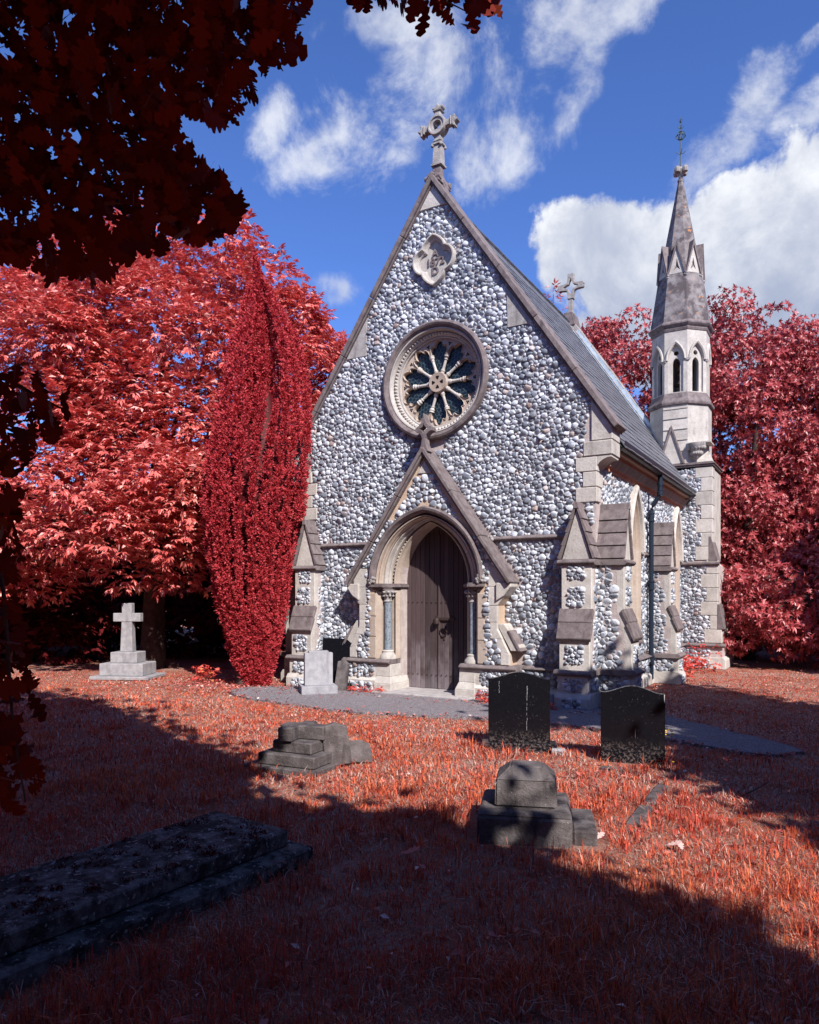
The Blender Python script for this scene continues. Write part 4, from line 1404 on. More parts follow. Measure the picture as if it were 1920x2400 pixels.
for s_ in slots:
    sg, r, d, a, b = s_
    p = slate_at(sg, d, a, b) + Vector((sg * 0.008, 0, 0.006))
    jz = rs.uniform(-0.004, 0.006)
    p.z += jz
    if id(s_) in single:
        if sproto is None:
            sproto = sm.build('slate', 'slate', roof)
            o = sproto
        else:
            o = sproto.copy()
            COL.objects.link(o)
        o.location = p
        o.rotation_euler = (rs.uniform(-0.008, 0.008), rs.uniform(-0.01, 0.01), 0)
    else:
        k = (b - a) / sw
        rest.add([(p.x + v[0] * sg, p.y + v[1] * k, p.z + v[2]) for v in sm.v], sm.f)
tag(rest.build('slates', 'slate', roof), kind='stuff')
# ridge tiles with a spiked cresting
tile = None
nt_ = 16
tl = (y1r - y0r) / nt_
for i in range(nt_):
    if tile is None:
        m = MB()
        f2 = Fr((0, 0, 0), (1, 0, 0), (0, 1, 0))
        m.prism([(-0.13, -0.17), (-0.115, -0.18), (0, 0.0), (0.115, -0.18), (0.13, -0.17), (0.02, 0.035), (-0.02, 0.035)], -tl / 2 + 0.002, tl / 2 - 0.002, f2)
        m.box(-0.014, 0.014, -tl / 2 + 0.002, tl / 2 - 0.002, 0.03, 0.06)
        for k in range(5):
            c = -tl / 2 + (k + 0.5) * tl / 5
            m.add([(-0.014, c - 0.036, 0.06), (0.014, c - 0.036, 0.06), (0.014, c + 0.036, 0.06), (-0.014, c + 0.036, 0.06), (0, c - 0.012, 0.135), (0, c + 0.012, 0.135)],
                  [(0, 1, 4), (1, 2, 5, 4), (2, 3, 5), (3, 0, 4, 5)])
        tile = m.build('ridge_tile', 'slate', roof)
        o = tile
    else:
        o = tile.copy()
        COL.objects.link(o)
    o.location = (0, y0r + (i + 0.5) * tl, RIDGE + 0.03)
# lead flashing up the rear gable: stepped soakers
for i in range(18):
    d0, d1 = 0.25 + i * (slope_len - 0.35) / 18, 0.25 + (i + 1) * (slope_len - 0.35) / 18
    p0, p1 = slate_at(1, d0, y1r, y1r), slate_at(1, d1, y1r, y1r)
    up = Vector((sa, 0, ca)) * (0.032 + 0.004 * (i % 2))
    MB().add([p0 + up + Vector((0, -0.20, 0)), p0 + up + Vector((0, 0.006, 0)), p1 + up + Vector((0, 0.006, 0)), p1 + up + Vector((0, -0.20, 0)),
              p0 + up * 4 + Vector((0, 0.004, 0)), p1 + up * 4 + Vector((0, 0.004, 0))],
             [(0, 1, 2, 3), (1, 4, 5, 2)]).build('flashing', 'lead', roof)


# ------------------------------------------------------------------ gable crosses
def roundbox(m, c, hx, hy, hz):
    m.box(c[0] - hx, c[0] + hx, c[1] - hy, c[1] + hy, c[2] - hz, c[2] + hz)


cx0 = Vector((0.02, 0.16, 0))
m = MB()
# saddle with roll ends
m.prism([(-0.20, 8.48), (0.20, 8.48), (0.085, 8.80), (0.075, 8.96), (-0.075, 8.96), (-0.085, 8.80)], 0.09, 0.23, WORLD_FR)
for yy in (-0.02, 0.34):
    m.tube([(-0.15, yy, 8.70), (0.15, yy, 8.70)], 0.05, 10)
m.prism([(-0.14, 8.62), (0.14, 8.62), (0.10, 8.76), (-0.10, 8.76)], -0.06, 0.38, WORLD_FR)
saddle = m.build('cross_saddle', 'weathered_stone', chapel, bevel=0.008)
m = MB()
X = 0.01
Y = 0.16
m.box(X - 0.10, X + 0.10, Y - 0.10, Y + 0.10, 8.965, 9.0)
m.frustum((X - 0.082, X + 0.082, Y - 0.075, Y + 0.075), 9.0, (X - 0.07, X + 0.07, Y - 0.065, Y + 0.065), 9.33)
m.box(X - 0.095, X + 0.095, Y - 0.09, Y + 0.09, 9.33, 9.36)
m.frustum((X - 0.06, X + 0.06, Y - 0.06, Y + 0.06), 9.36, (X - 0.055, X + 0.055, Y - 0.055, Y + 0.055), 9.50)
for k in range(4):
    a = PI / 4 + k * PI / 2
    m.lathe([(0.004, -0.03), (0.025, -0.015), (0.03, 0), (0.025, 0.018), (0.004, 0.03)], (X + 0.115 * math.cos(a), Y + 0.11 * math.sin(a), 9.31), 8)
m.build('cross_shaft', 'finial_stone', saddle, bevel=0.006)
CZ = 9.655
m = MB()
fY = Fr((X, Y, CZ), (1, 0, 0), (0, -1, 0))
m.holed(circle(0.165, 0, 0, 32), [circle(0.085, 0, 0, 20)], 0.075, -0.075, fY)
m.loft([[fY(r * math.cos(2 * PI * i / 32), n, r * math.sin(2 * PI * i / 32)) for i in range(32)] for r, n in ((0.165, 0.07), (0.16, 0.095), (0.135, 0.095), (0.125, 0.07))], ring=True)
m.build('cross_ring', 'finial_stone', saddle, smooth=False)
for k in range(4):
    a = k * PI / 2
    ux, uz = math.cos(a), math.sin(a)

    def q(r, w):
        return (ux * r - uz * w, uz * r + ux * w)
    m = MB()
    m.prism([q(0.15, -0.055), q(0.255, -0.05), q(0.255, 0.05), q(0.15, 0.055)], 0.055, -0.055, fY)
    m.prism([q(0.245, -0.08), q(0.27, -0.08), q(0.27, 0.08), q(0.245, 0.08)], 0.075, -0.075, fY)
    m.prism([q(0.27, -0.05), q(0.30, -0.10), q(0.335, -0.10), q(0.325, -0.04), q(0.39, 0.0), q(0.325, 0.04), q(0.335, 0.10), q(0.30, 0.10), q(0.27, 0.05)], 0.06, -0.06, fY)
    m.build('cross_arm', 'finial_stone', saddle, bevel=0.010)
# small open cross inside the ring
m = MB()
for k in range(4):
    a = k * PI / 2 + PI / 4
    m.tube([fY(0.09 * math.cos(a), 0, 0.09 * math.sin(a)), fY(0.035 * math.cos(a), 0, 0.035 * math.sin(a))], [0.03, 0.012], 6)
m.build('cross_cusps', 'finial_stone', saddle)

# rear cross
m = MB()
Y = LEN - 0.15
m.prism([(-0.18, 8.46), (0.18, 8.46), (0.10, 8.80), (-0.10, 8.80)], Y - 0.25, Y + 0.25, WORLD_FR)
rear = m.build('rear_cross_saddle', 'weathered_stone', chapel, bevel=0.01)
m = MB()
m.box(-0.09, 0.09, Y - 0.08, Y + 0.08, 8.80, 8.84)
m.frustum((-0.065, 0.065, Y - 0.06, Y + 0.06), 8.84, (-0.05, 0.05, Y - 0.05, Y + 0.05), 9.25)
m.box(-0.08, 0.08, Y - 0.07, Y + 0.07, 9.20, 9.24)
fY = Fr((0, Y, 9.52), (1, 0, 0), (0, -1, 0))
o_, i_ = [], []
for k in range(4):
    a = k * PI / 2
    for d, r in ((-0.30, 0.26), (-0.24, 0.33), (-0.10, 0.34), (0.0, 0.32), (0.10, 0.34), (0.24, 0.33), (0.30, 0.26), (0.55, 0.17), (PI / 4, 0.145), (PI / 2 - 0.55, 0.17)):
        o_.append((r * math.cos(a + d), r * math.sin(a + d)))
    for d, r in ((0.0, 0.20), (0.30, 0.13), (PI / 4, 0.085), (PI / 2 - 0.30, 0.13)):
        i_.append((r * math.cos(a + d), r * math.sin(a + d)))
m.holed(o_, [i_], 0.055, -0.055, fY)
m.build('rear_cross', 'finial_stone', rear, bevel=0.006)

# ------------------------------------------------------------------ bell turret at the far corner
TC = Vector((2.66, 7.32, 0))
TF = 6.68
TURF = Fr((0, TF, 0), (1, 0, 0), (0, -1, 0))
prof = [(2.0, 0), (3.70, 0), (3.70, 0.22), (3.65, 0.27), (3.65, 0.50), (3.62, 0.55), (3.62, 0.95), (3.55, 1.30), (3.53, 2.33), (3.43, 2.40), (3.43, 4.56), (2.0, 4.56)]
turret = MB().prism(prof, 0, -1.30, TURF).build('turret_base', 'mortar', chapel)
TQ = []
z = 0.58
lg = True
while z < 4.5:
    h = min(0.31, 4.54 - z)
    e = 3.62 if z < 1.0 else (3.54 if z < 2.3 else 3.43)
    w = 0.34 if lg else 0.22
    MB().box(e - w, e + 0.022, 0.022, -0.3, z + 0.004, z + h - 0.004, TURF).build('quoin', 'limestone', turret, bevel=0.008)
    TQ.append(rect(e - w, e + 0.03, z, z + h))
    z += h
    lg = not lg
MB().prism([(2.76, 0), (3.73, 0), (3.73, 0.20), (3.68, 0.26), (2.76, 0.26)], 0.06, -1.3, TURF).build('plinth_course', 'limestone', turret, bevel=0.008)
MB().box(2.80, 3.40, 0.052, 0.064, 0.03, 0.20, TURF).build('panel_bed', 'mortar', turret)
flints(TURF, rect(2.80, 3.40, 0.03, 0.20), [], turret, n0=0.064, edge=0.6)
flints(TURF, rect(2.78, 3.40, 0.27, 0.49), [], turret, n0=0.0, edge=0.6)
for z, e in ((0.50, 3.66), (2.33, 3.54)):
    f2 = Fr(TURF.O, TURF.N, TURF.A)
    MB().prism([(0, z + 0.075), (0.015, z + 0.075), (0.075, z + 0.04), (0.075, z + 0.015), (0.03, z - 0.02), (0, z - 0.02)], 2.78, e + 0.06, f2).build('string_course', 'weathered_stone', turret, bevel=0.004)
for zz, e0, e1 in ((0.93, 3.60, 3.70), (2.45, 3.42, 3.56)):
    MB().prism([(e0, zz + 0.52), (e1, zz), (e1, zz - 0.04), (e0 - 0.05, zz - 0.04), (e0 - 0.05, zz + 0.52)], 0.028, -0.5, TURF).build('weathering_stone', 'weathered_stone', turret, bevel=0.008)
flints(TURF, [(2.78, 0.58), (3.60, 0.58), (3.52, 1.3), (3.52, 2.3), (3.42, 2.4), (3.42, 4.52), (2.78, 4.52)], TQ + [rect(2.7, 3.7, 2.31, 2.42), [(3.38, 2.4), (3.6, 2.4), (3.38, 3.0)], [(3.5, 0.9), (3.7, 0.9), (3.5, 1.5)]], turret)
# right flank of the turret base
f5 = Fr((3.43, TF, 0), (0, 1, 0), (1, 0, 0))
MB().box(0.3, 1.3, -0.01, 0.02, 2.5, 4.5, f5).build('panel_bed', 'limestone', turret)
# top string and broach
m = MB()
for (o, z0, z1) in ((0.0, 4.50, 4.56), (0.05, 4.56, 4.60), (0.075, 4.60, 4.63), (0.03, 4.63, 4.66)):
    m.box(2.0, 3.43 + o, TF - o, 7.98, z0, z1)
m.build('turret_string', 'weathered_stone', turret, bevel=0.004)
OA = PI / 8


def octa(prof):
    return MB().lathe(prof, TC, 8, OA)


shaft = octa([(0.70, 4.60), (0.70, 6.02)]).build('turret_shaft', 'limestone', chapel)
m = MB()      # broaches: sloping shoulders from the square to the octagon
ap = 0.70 * math.cos(PI / 8)
sq = [(2.0, TF), (3.43, TF), (3.43, 7.98), (2.0, 7.98)]
for k, (qx, qy) in enumerate(sq):
    av = PI / 8 + math.atan2(qy - TC.y, qx - TC.x) // (PI / 4) * (PI / 4)
    p1 = TC + Vector((0.70 * math.cos(av), 0.70 * math.sin(av), 0))
    p2 = TC + Vector((0.70 * math.cos(av + PI / 4), 0.70 * math.sin(av + PI / 4), 0))
    mid = (p1 + p2) / 2
    b = [Vector((qx, qy, 4.655)), Vector((qx, TC.y, 4.655)), Vector((TC.x, qy, 4.655))]
    m.add(b + [mid + Vector((0, 0, 4.95))], [(0, 1, 3), (0, 3, 2), (1, 2, 3), (0, 2, 1)])
m.build('broach', 'limestone', shaft)
for zc in (4.95, 5.20, 5.45, 5.70, 5.92):      # courses showing as fine weathered drips on the front face
    a = OA + 5 * PI / 4
    r = 0.703
    v = [TC + Vector((r * math.cos(PI * 1.5 + s * PI / 8), r * math.sin(PI * 1.5 + s * PI / 8), zc)) for s in (-1, 1)]
    out_ = Vector((0, -0.016, 0))
    MB().add([v[0], v[1], v[1] + out_ + Vector((0, 0, 0.0)), v[0] + out_, v[0] + Vector((0, 0, 0.22)), v[1] + Vector((0, 0, 0.22))], [(0, 1, 2, 3), (3, 2, 5, 4)]).build('course_slab', 'limestone', shaft)
# gablet in front of the shaft and the carved corbel beside it
gx = 2.60
MB().prism([(gx - 0.30, 4.66), (gx + 0.26, 4.66), (gx - 0.02, 5.50)], 0.035, -0.3, TURF).build('gablet_face', 'limestone', shaft, bevel=0.004)
for sg in (-1, 1):
    x0, x1 = gx - 0.02, gx - 0.02 + sg * 0.30
    MB().prism([(x0, 5.56), (x1, 4.64), (x1 - sg * 0.045, 4.64), (x0 - sg * 0.0, 5.43)], 0.07, -0.3, TURF).build('gablet_coping', 'weathered_stone', shaft, bevel=0.006)
m = MB()
for k in range(9):
    a = k / 8 * PI
    for rr, zz in ((0.17, 4.98), (0.11, 4.86)):
        m.lathe([(0.005, -0.05), (0.03, -0.025), (0.036, 0.0), (0.03, 0.03), (0.005, 0.05)], TURF(3.12 + rr * math.cos(a), 0.02 + 0.12 * math.sin(a) * rr / 0.17, zz), 7)
m.lathe([(0.02, 4.72), (0.09, 4.80), (0.14, 4.93), (0.20, 5.02), (0.21, 5.08)], TURF(3.12, 0.0, 0), 14)
m.build('carved_corbel', 'finial_stone', shaft, smooth=True)
MB().box(2.92, 3.42, 0.05, -0.5, 5.08, 5.12, TURF).build('corbel_table', 'limestone', shaft, bevel=0.006)
m = MB()
for k in range(8):
    a = k * 2.4
    r = 0.02 * math.sqrt(k)
    m.lathe([(0.004, -0.035), (0.03, -0.02), (0.038, 0), (0.03, 0.022), (0.004, 0.035)], TURF(2.30 + r * math.cos(a), 0.09, 4.63 + r * math.sin(a)), 7)
m.build('label_stop', 'finial_stone', shaft, smooth=True)
# sill string
octa([(0.70, 6.0), (0.755, 6.02), (0.765, 6.05), (0.765, 6.08), (0.70, 6.18), (0.66, 6.30), (0.60, 6.30)]).build('belfry_sill', 'weathered_stone', shaft)
# belfry: eight pierced panels round a hollow
RB = 0.655
apb = RB * math.cos(PI / 8)
hwb = RB * math.sin(PI / 8)
belfry = empty('belfry', TC, parent=chapel)
for k in range(8):
    a = k * PI / 4
    N = Vector((math.cos(a), math.sin(a), 0))
    A_ = Vector((-math.sin(a), math.cos(a), 0))
    f = Fr(N * apb, A_, N)
    ol = rect(-hwb + 0.001, hwb - 0.001, 6.29, 7.72)
    lan = [(-0.085, 6.33)] + arch(0.085, 0.14, 6.98, 6) + [(0.085, 6.33)]
    big = [(-0.165, 6.32)] + arch(0.165, 0.33, 7.08, 7) + [(0.165, 6.32)]
    pn = MB().holed(ol, [big], 0, -0.06, f).build('belfry_panel', 'limestone', belfry)
    MB().holed([(x * 0.995, z) for x, z in big], [lan, circle(0.055, 0, 7.225, 14)], -0.05, -0.12, f).build('belfry_tracery', 'limestone', pn)
    MB().loft([[f(x, n, z) for x, z in arch(w, h, 7.06, 8)] for w, h, n in ((0.225, 0.45, -0.01), (0.225, 0.45, 0.035), (0.20, 0.41, 0.05), (0.175, 0.37, 0.03), (0.172, 0.36, -0.01))]).build('hood_mould', 'limestone', pn, smooth=True)
    m = MB()
    for q in range(6):
        b = q * 2.4
        r = 0.016 * math.sqrt(q)
        m.lathe([(0.004, -0.026), (0.02, -0.014), (0.026, 0), (0.02, 0.016), (0.004, 0.026)], f(hwb + r * math.cos(b), 0.0, 7.05 + r * math.sin(b)), 6)
    m.build('label_stop', 'finial_stone', pn, smooth=True)
MB().lathe([(0.40, 6.28), (0.40, 6.30)], (0, 0, 0), 8, OA).build('belfry_floor', 'dark_inside', belfry)
MB().lathe([(0.30, 7.62), (0.28, 7.66)], (0, 0, 0), 8, OA).build('belfry_ceiling', 'dark_inside', belfry)
m = MB().lathe([(0.17, 6.62), (0.15, 6.70), (0.11, 6.86), (0.08, 6.95), (0.03, 6.98)], (0, 0, 0), 16)
m.tube([(0, -0.4, 7.05), (0, 0.4, 7.05)], 0.03, 8)
m.tube([(0, 0, 6.97), (0, 0, 7.05)], 0.02, 6)
m.build('bell', 'iron', belfry, smooth=True)
# cornice and spire
octa([(0.63, 7.70), (0.67, 7.73), (0.69, 7.78), (0.675, 7.80), (0.72, 7.84), (0.745, 7.87), (0.745, 7.90), (0.69, 7.955)]).build('cornice', 'weathered_stone', chapel)
spire = octa([(0.69, 7.955), (0.50, 9.20), (0.36, 9.85), (0.065, 11.42), (0.075, 11.44), (0.075, 11.48), (0.05, 11.50), (0.045, 11.56)]).build('spire', 'spire_stone', chapel)
for k in range(8):
    a = k * PI / 4
    N = Vector((math.cos(a), math.sin(a), 0))
    A_ = Vector((-math.sin(a), math.cos(a), 0))
    f = Fr(TC + N * 0.475, A_, N)
    g = MB().holed([(-0.19, 9.08), (0.19, 9.08), (0.0, 9.78)], [[(-0.075, 9.17), (0.0, 9.24), (0.075, 9.17), (0.03, 9.29), (0.0, 9.45), (-0.03, 9.29)]], 0.0, -0.06, f).build('gablet', 'limestone', spire)
    MB().prism([(-0.17, 9.10), (0.17, 9.10), (0.0, 9.70)], -0.055, -0.3, f).build('gablet_core', 'dark_inside', g)
    for sg in (-1, 1):
        MB().prism([(0, 9.86), (sg * 0.225, 9.05), (sg * 0.19, 9.05), (0, 9.74)], 0.035, -0.32, f).build('gablet_coping', 'weathered_stone', g)
    m = MB()
    for q in range(5):
        b = q * 2.4
        r = 0.014 * math.sqrt(q)
        m.lathe([(0.004, -0.03), (0.022, -0.016), (0.028, 0), (0.022, 0.018), (0.004, 0.03)], f(0.205 + r * math.cos(b), 0.01, 9.05 + r * math.sin(b)), 6)
    m.build('label_stop', 'finial_stone', g, smooth=True)
m = MB()
m.lathe([(0.045, 11.54), (0.06, 11.60), (0.10, 11.64), (0.11, 11.72), (0.06, 11.78), (0.02, 11.80)], TC, 8, OA)
for k in range(4):
    a = k * PI / 2 + PI / 4 + 0.3
    m.lathe([(0.005, 11.62), (0.06, 11.64), (0.075, 11.70), (0.06, 11.76), (0.005, 11.78)], TC + Vector((0.125 * math.cos(a), 0.125 * math.sin(a), 0)), 8)
m.build('spire_knop', 'finial_stone', spire, smooth=True)
m = MB()
m.tube([TC + Vector((0, 0, 11.76)), TC + Vector((0, 0, 12.98))], [0.016, 0.008], 6)
for k in range(3):
    b = k * PI / 3
    m.tube([TC + Vector((0.10 * math.cos(2 * PI * i / 20) * math.cos(b), 0.10 * math.cos(2 * PI * i / 20) * math.sin(b), 12.54 + 0.10 * math.sin(2 * PI * i / 20))) for i in range(21)], 0.008, 5)
m.tube([TC + Vector((0.105 * math.cos(2 * PI * i / 20), 0.105 * math.sin(2 * PI * i / 20), 12.52)) for i in range(21)], 0.008, 5)
for z, l in ((12.10, 0.11), (12.70, 0.07), (12.85, 0.04)):
    for k in range(4):
        b = k * PI / 2 + 0.4
        m.tube([TC + Vector((0, 0, z)), TC + Vector((l * 0.6 * math.cos(b), l * 0.6 * math.sin(b), z + 0.02)), TC + Vector((l * math.cos(b), l * math.sin(b), z + 0.07))], 0.008, 5)
m.lathe([(0.003, 12.84), (0.022, 12.85), (0.022, 12.88), (0.003, 12.89)], TC, 8)
m.build('weather_vane', 'vane_iron', spire)

# ------------------------------------------------------------------ place the flints
order_ = sorted(range(len(STONES)), key=lambda i: -STONES[i][3])
big = set(order_[:300])
RV, RF, RT_ = [], [], []
for i, (V, F, T, px, par) in enumerate(STONES):
    if i in big:
        tone_mesh('flint', V, F, T, 'flint', par)
    else:
        o = len(RV)
        RV += V
        RF += [tuple(a + o for a in f) for f in F]
        RT_ += T
tag(tone_mesh('flintwork', RV, RF, RT_, 'flint', chapel), kind='stuff')
print('flints', len(STONES))


# ------------------------------------------------------------------ ground and path
def hgt(x, y):
    """gentle unevenness of the graveyard, level near the chapel"""
    d = max(0.0, min(1.0, (-y - 1.5) / 2.0)) if abs(x) < 6 else 1.0
    return 0.022 * d * mnoise.noise(Vector((x * 0.45, y * 0.45, 3.3)))


gx_ = np.concatenate([np.linspace(-300, -14, 12), np.linspace(-13, 13, 90), np.linspace(14, 300, 12)])
gy_ = np.concatenate([np.linspace(-300, -14, 12), np.linspace(-13, 10, 84), np.linspace(11, 300, 12)])
GV, GF = [], []
for y in gy_:
    for x in gx_:
        GV.append((x, y, hgt(x, y) - 0.008 if abs(x) < 14 and -14 < y < 11 else -0.02))
nx_ = len(gx_)
for j in range(len(gy_) - 1):
    for i in range(nx_ - 1):
        GF.append((j * nx_ + i, j * nx_ + i + 1, (j + 1) * nx_ + i + 1, (j + 1) * nx_ + i))
ground = tag(MB().add(GV, GF).build('ground', 'turf', smooth=True, recalc=False), kind='structure')

PATH_F = [(535, 1628), (620, 1645), (720, 1660), (830, 1671), (980, 1681), (1140, 1687), (1300, 1700), (1440, 1718), (1560, 1736), (1700, 1762), (1800, 1776), (1868, 1772)]
PATH_B = [(1885, 1760), (1820, 1742), (1720, 1720), (1600, 1690), (1480, 1668), (1400, 1664), (1290, 1648), (1090, 1636), (940, 1626), (820, 1620), (700, 1612), (600, 1612), (550, 1618)]
pf = [gnd(u, v) for u, v in PATH_F]
pb = [gnd(u, v) for u, v in PATH_B]
path_poly = [(p.x, p.y) for p in pf + pb]
sm_poly = []
for i in range(len(path_poly)):
    a, b = path_poly[i - 1], path_poly[i]
    for q in (0.25, 0.5, 0.75):
        j = 0.06
        sm_poly.append((a[0] * (1 - q) + b[0] * q + random.uniform(-j, j), a[1] * (1 - q) + b[1] * q + random.uniform(-j, j)))
tri = tessellate_polygon([[Vector((x, y, 0)) for x, y in sm_poly]])
path = tag(MB().add([(x, y, 0.028) for x, y in sm_poly] + [(x, y, -0.02) for x, y in sm_poly], [tuple(t) for t in tri] + [(i, (i + 1) % len(sm_poly), (i + 1) % len(sm_poly) + len(sm_poly), i + len(sm_poly)) for i in range(len(sm_poly))]).build('path', 'asphalt'), kind='structure')

FOOT = []            # footprints that grass keeps off


def foot(pts):
    FOOT.append([(p[0], p[1]) for p in pts])


foot([(-2.9, -0.55), (-1.7, -0.55), (-1.7, -0.4), (-1.6, -0.4), (1.6, -0.4), (1.7, -0.15), (2.25, -0.15), (2.25, -0.5), (2.85, -0.5), (2.9, 0.0), (3.35, 0.0), (3.35, 0.55), (2.95, 0.55), (2.95, 3.4), (3.35, 3.4), (3.35, 3.9), (2.95, 3.9), (2.95, 6.6), (3.75, 6.6), (3.75, 8), (-2.9, 8)])


def rot_rect(c, w, d, rz, grow=0.0):
    ca_, sa_ = math.cos(rz), math.sin(rz)
    return [(c[0] + x * ca_ - y * sa_, c[1] + x * sa_ + y * ca_) for x, y in ((-w / 2 - grow, -d / 2 - grow), (w / 2 + grow, -d / 2 - grow), (w / 2 + grow, d / 2 + grow), (-w / 2 - grow, d / 2 + grow))]


# ------------------------------------------------------------------ black headstones with serpentine tops
def headstone(name, c, rz, w, h, d, label, base=None, tilt=0.0, drop=0.05):
    o = empty(name, (c[0], c[1], 0), rz)
    o.rotation_euler = (tilt, 0, rz)
    z0 = -0.06
    if base:
        z0 = base[2]
        MB().box(-base[0] / 2, base[0] / 2, -base[1] / 2, base[1] / 2, -0.05, base[2]).build('base', 'black_granite', o, bevel=0.006)
    n = 24
    top = []
    for i in range(n + 1):
        x = w / 2 - w * i / n
        q = x / (w / 2)
        z = h - drop * (1 - math.cos(PI * min(1, abs(q)))) / 2 * 2 * 0.5
        z += 0.006 * math.exp(-((abs(q) - 0.97) / 0.06) ** 2)
        top.append((x, z))
    MB().prism([(-w / 2, z0), (w / 2, z0)] + top, -d / 2, d / 2, WORLD_FR).build('tablet', 'black_granite', o, bevel=0.004, smooth=False)
    foot(rot_rect(c, w, max(d, (base or (0, 0.2))[1]), rz))
    return tag(o, label, 'headstone')


c1 = gnd(1216, 1757)
hs1 = headstone('headstone', (2.90, -3.36), 0.40, 0.66, 0.845, 0.085, 'black granite headstone on a base, nearest the chapel door, white streak down it', base=(0.80, 0.22, 0.085), drop=0.075)
for x0_, z0_, z1_, w_ in ((0.085, 0.22, 0.70, 0.0022), (0.087, 0.58, 0.70, 0.0045), (-0.213, 0.62, 0.75, 0.003)):
    m = MB()
    k_ = 9
    for q in range(k_):
        za, zb = z0_ + (z1_ - z0_) * q / k_, z0_ + (z1_ - z0_) * (q + rs.uniform(0.45, 1.0)) / k_
        xa = x0_ + rs.uniform(-0.003, 0.003)
        m.box(xa - w_ * rs.uniform(0.4, 1), xa + w_ * rs.uniform(0.4, 1), -0.0445, -0.042, za, zb)
    m.build('lime_streak', 'pale_granite', hs1)
headstone('headstone', (4.10, -3.30), 0.22, 0.62, 0.765, 0.075, 'black granite headstone sunk in grass in front of the corner buttress', drop=0.075)

# grey granite headstone on a base beside the surround, black slab behind it
o = empty('headstone', (-1.66, -1.02, 0), 0.80)
MB().box(-0.30, 0.30, -0.21, 0.21, 0, 0.155).build('base', 'pale_granite', o, bevel=0.006)
MB().prism([(-0.235, 0.155), (0.235, 0.155), (0.235, 0.70), (0.165, 0.70), (0.165, 0.73), (-0.165, 0.73), (-0.165, 0.70), (-0.235, 0.70)], -0.10, 0.06, WORLD_FR).build('tablet', 'pale_granite', o, bevel=0.006)
tag(o, 'pale grey granite headstone on a block base beside the door surround', 'headstone')
foot(rot_rect((-1.66, -1.02), 0.6, 0.42, 0.8))
o = empty('leaning_headstone', (-1.78, -0.40, 0), 0.12)
o.rotation_euler = (-0.16, 0, 0.12)
MB().prism([(-0.26, 0.02), (0.26, 0.02), (0.30, 0.90), (-0.30, 0.90)], -0.035, 0.035, WORLD_FR).build('tablet', 'black_granite', o, bevel=0.004)
MB().box(-0.30, 0.36, -0.12, 0.08, 0.0, 0.13).build('base', 'black_granite', o, bevel=0.004)
tag(o, 'plain black slab leaning on the flint wall behind the grey headstone', 'headstone')
o = MB().prism([(-0.10, 0.0), (0.12, 0.0), (0.11, 0.50), (0.03, 0.56), (-0.09, 0.52)], -0.04, 0.04, WORLD_FR).build('broken_slab', 'tomb_stone', None, bevel=0.006)
o.location = (-1.50, -0.62, 0.0)
o.rotation_euler = (-0.25, 0.05, 0.35)
tag(o, 'small rough grey slab propped in shade against the door surround', 'stone slab')
o = MB().prism([(-0.11, 0.0), (0.11, 0.0), (0.105, 0.21), (-0.10, 0.22)], -0.05, 0.05, WORLD_FR).build('foot_marker', 'pale_granite', None, bevel=0.008)
o.location = (2.16, -0.48, 0.0)
o.rotation_euler = (0, 0.02, 0.2)
tag(o, 'small pale stone marker standing at the foot of the corner buttress', 'marker')

# ------------------------------------------------------------------ cross on steps, left
cc = gnd(300, 1585)
cc = Vector((-6.36, -1.12, 0))
o = empty('grave_cross', cc, 0.46)
MB().box(-0.60, 0.60, -0.42, 0.42, 0.0, 0.07).build('base_slab', 'cross_stone', o, bevel=0.012)
MB().box(-0.44, 0.44, -0.32, 0.32, 0.07, 0.315).build('step', 'cross_stone', o, bevel=0.012)
MB().box(-0.27, 0.27, -0.21, 0.21, 0.315, 0.53).build('step', 'cross_stone', o, bevel=0.012)
m = MB()
m.frustum((-0.125, 0.125, -0.09, 0.09), 0.53, (-0.105, 0.105, -0.075, 0.075), 1.12)
m.box(-0.10, 0.10, -0.072, 0.072, 1.125, 1.50)
m.box(-0.28, -0.10, -0.07, 0.07, 1.13, 1.30)
m.box(0.10, 0.28, -0.07, 0.07, 1.13, 1.30)
m.build('cross', 'cross_stone', o, bevel=0.008)
tag(o, 'pale stone cross on three steps standing before the dark trees', 'grave cross')
foot(rot_rect(cc, 1.2, 0.84, 0.46))

# ------------------------------------------------------------------ broken stepped monument, middle
bc = Vector((1.36, -5.06, 0))
brz = 0.10
o = empty('broken_monument', bc, brz)
o.scale = (0.86, 0.86, 0.95)
MB().box(-0.60, 0.36, -0.44, 0.42, -0.02, 0.035).build('ground_slab', 'tomb_stone', o, bevel=0.010)
MB().box(-0.45, 0.30, -0.36, 0.36, 0.035, 0.155).build('step', 'tomb_stone', o, bevel=0.012)
MB().box(-0.32, 0.20, -0.26, 0.26, 0.155, 0.275).build('step', 'tomb_stone', o, bevel=0.012)
tag(o, 'broken stepped plinth of dark stone heaped with its fallen cross', 'monument')
foot(rot_rect((bc.x - 0.1, bc.y), 0.8, 0.76, brz))
o = empty('fallen_cross', (bc.x - 0.06, bc.y - 0.02, 0.262), brz + 0.12)
o.scale = (0.88, 0.88, 0.95)
m = MB()
P = [(-0.24, -0.08), (-0.24, 0.09), (-0.09, 0.11), (-0.09, 0.24), (0.07, 0.24), (0.07, 0.10), (0.30, 0.08), (0.30, -0.09), (0.0, -0.09), (0.0, -0.27), (-0.17, -0.27), (-0.17, -0.09)]
m.prism([(x, y) for x, y in P], 0.0, 0.14, lambda a, n, z: Vector((a, z, n)))
m.build('cross_head', 'tomb_stone', o, bevel=0.010)
tag(o, 'snapped stone cross head lying flat on the broken stepped plinth', 'stone cross')
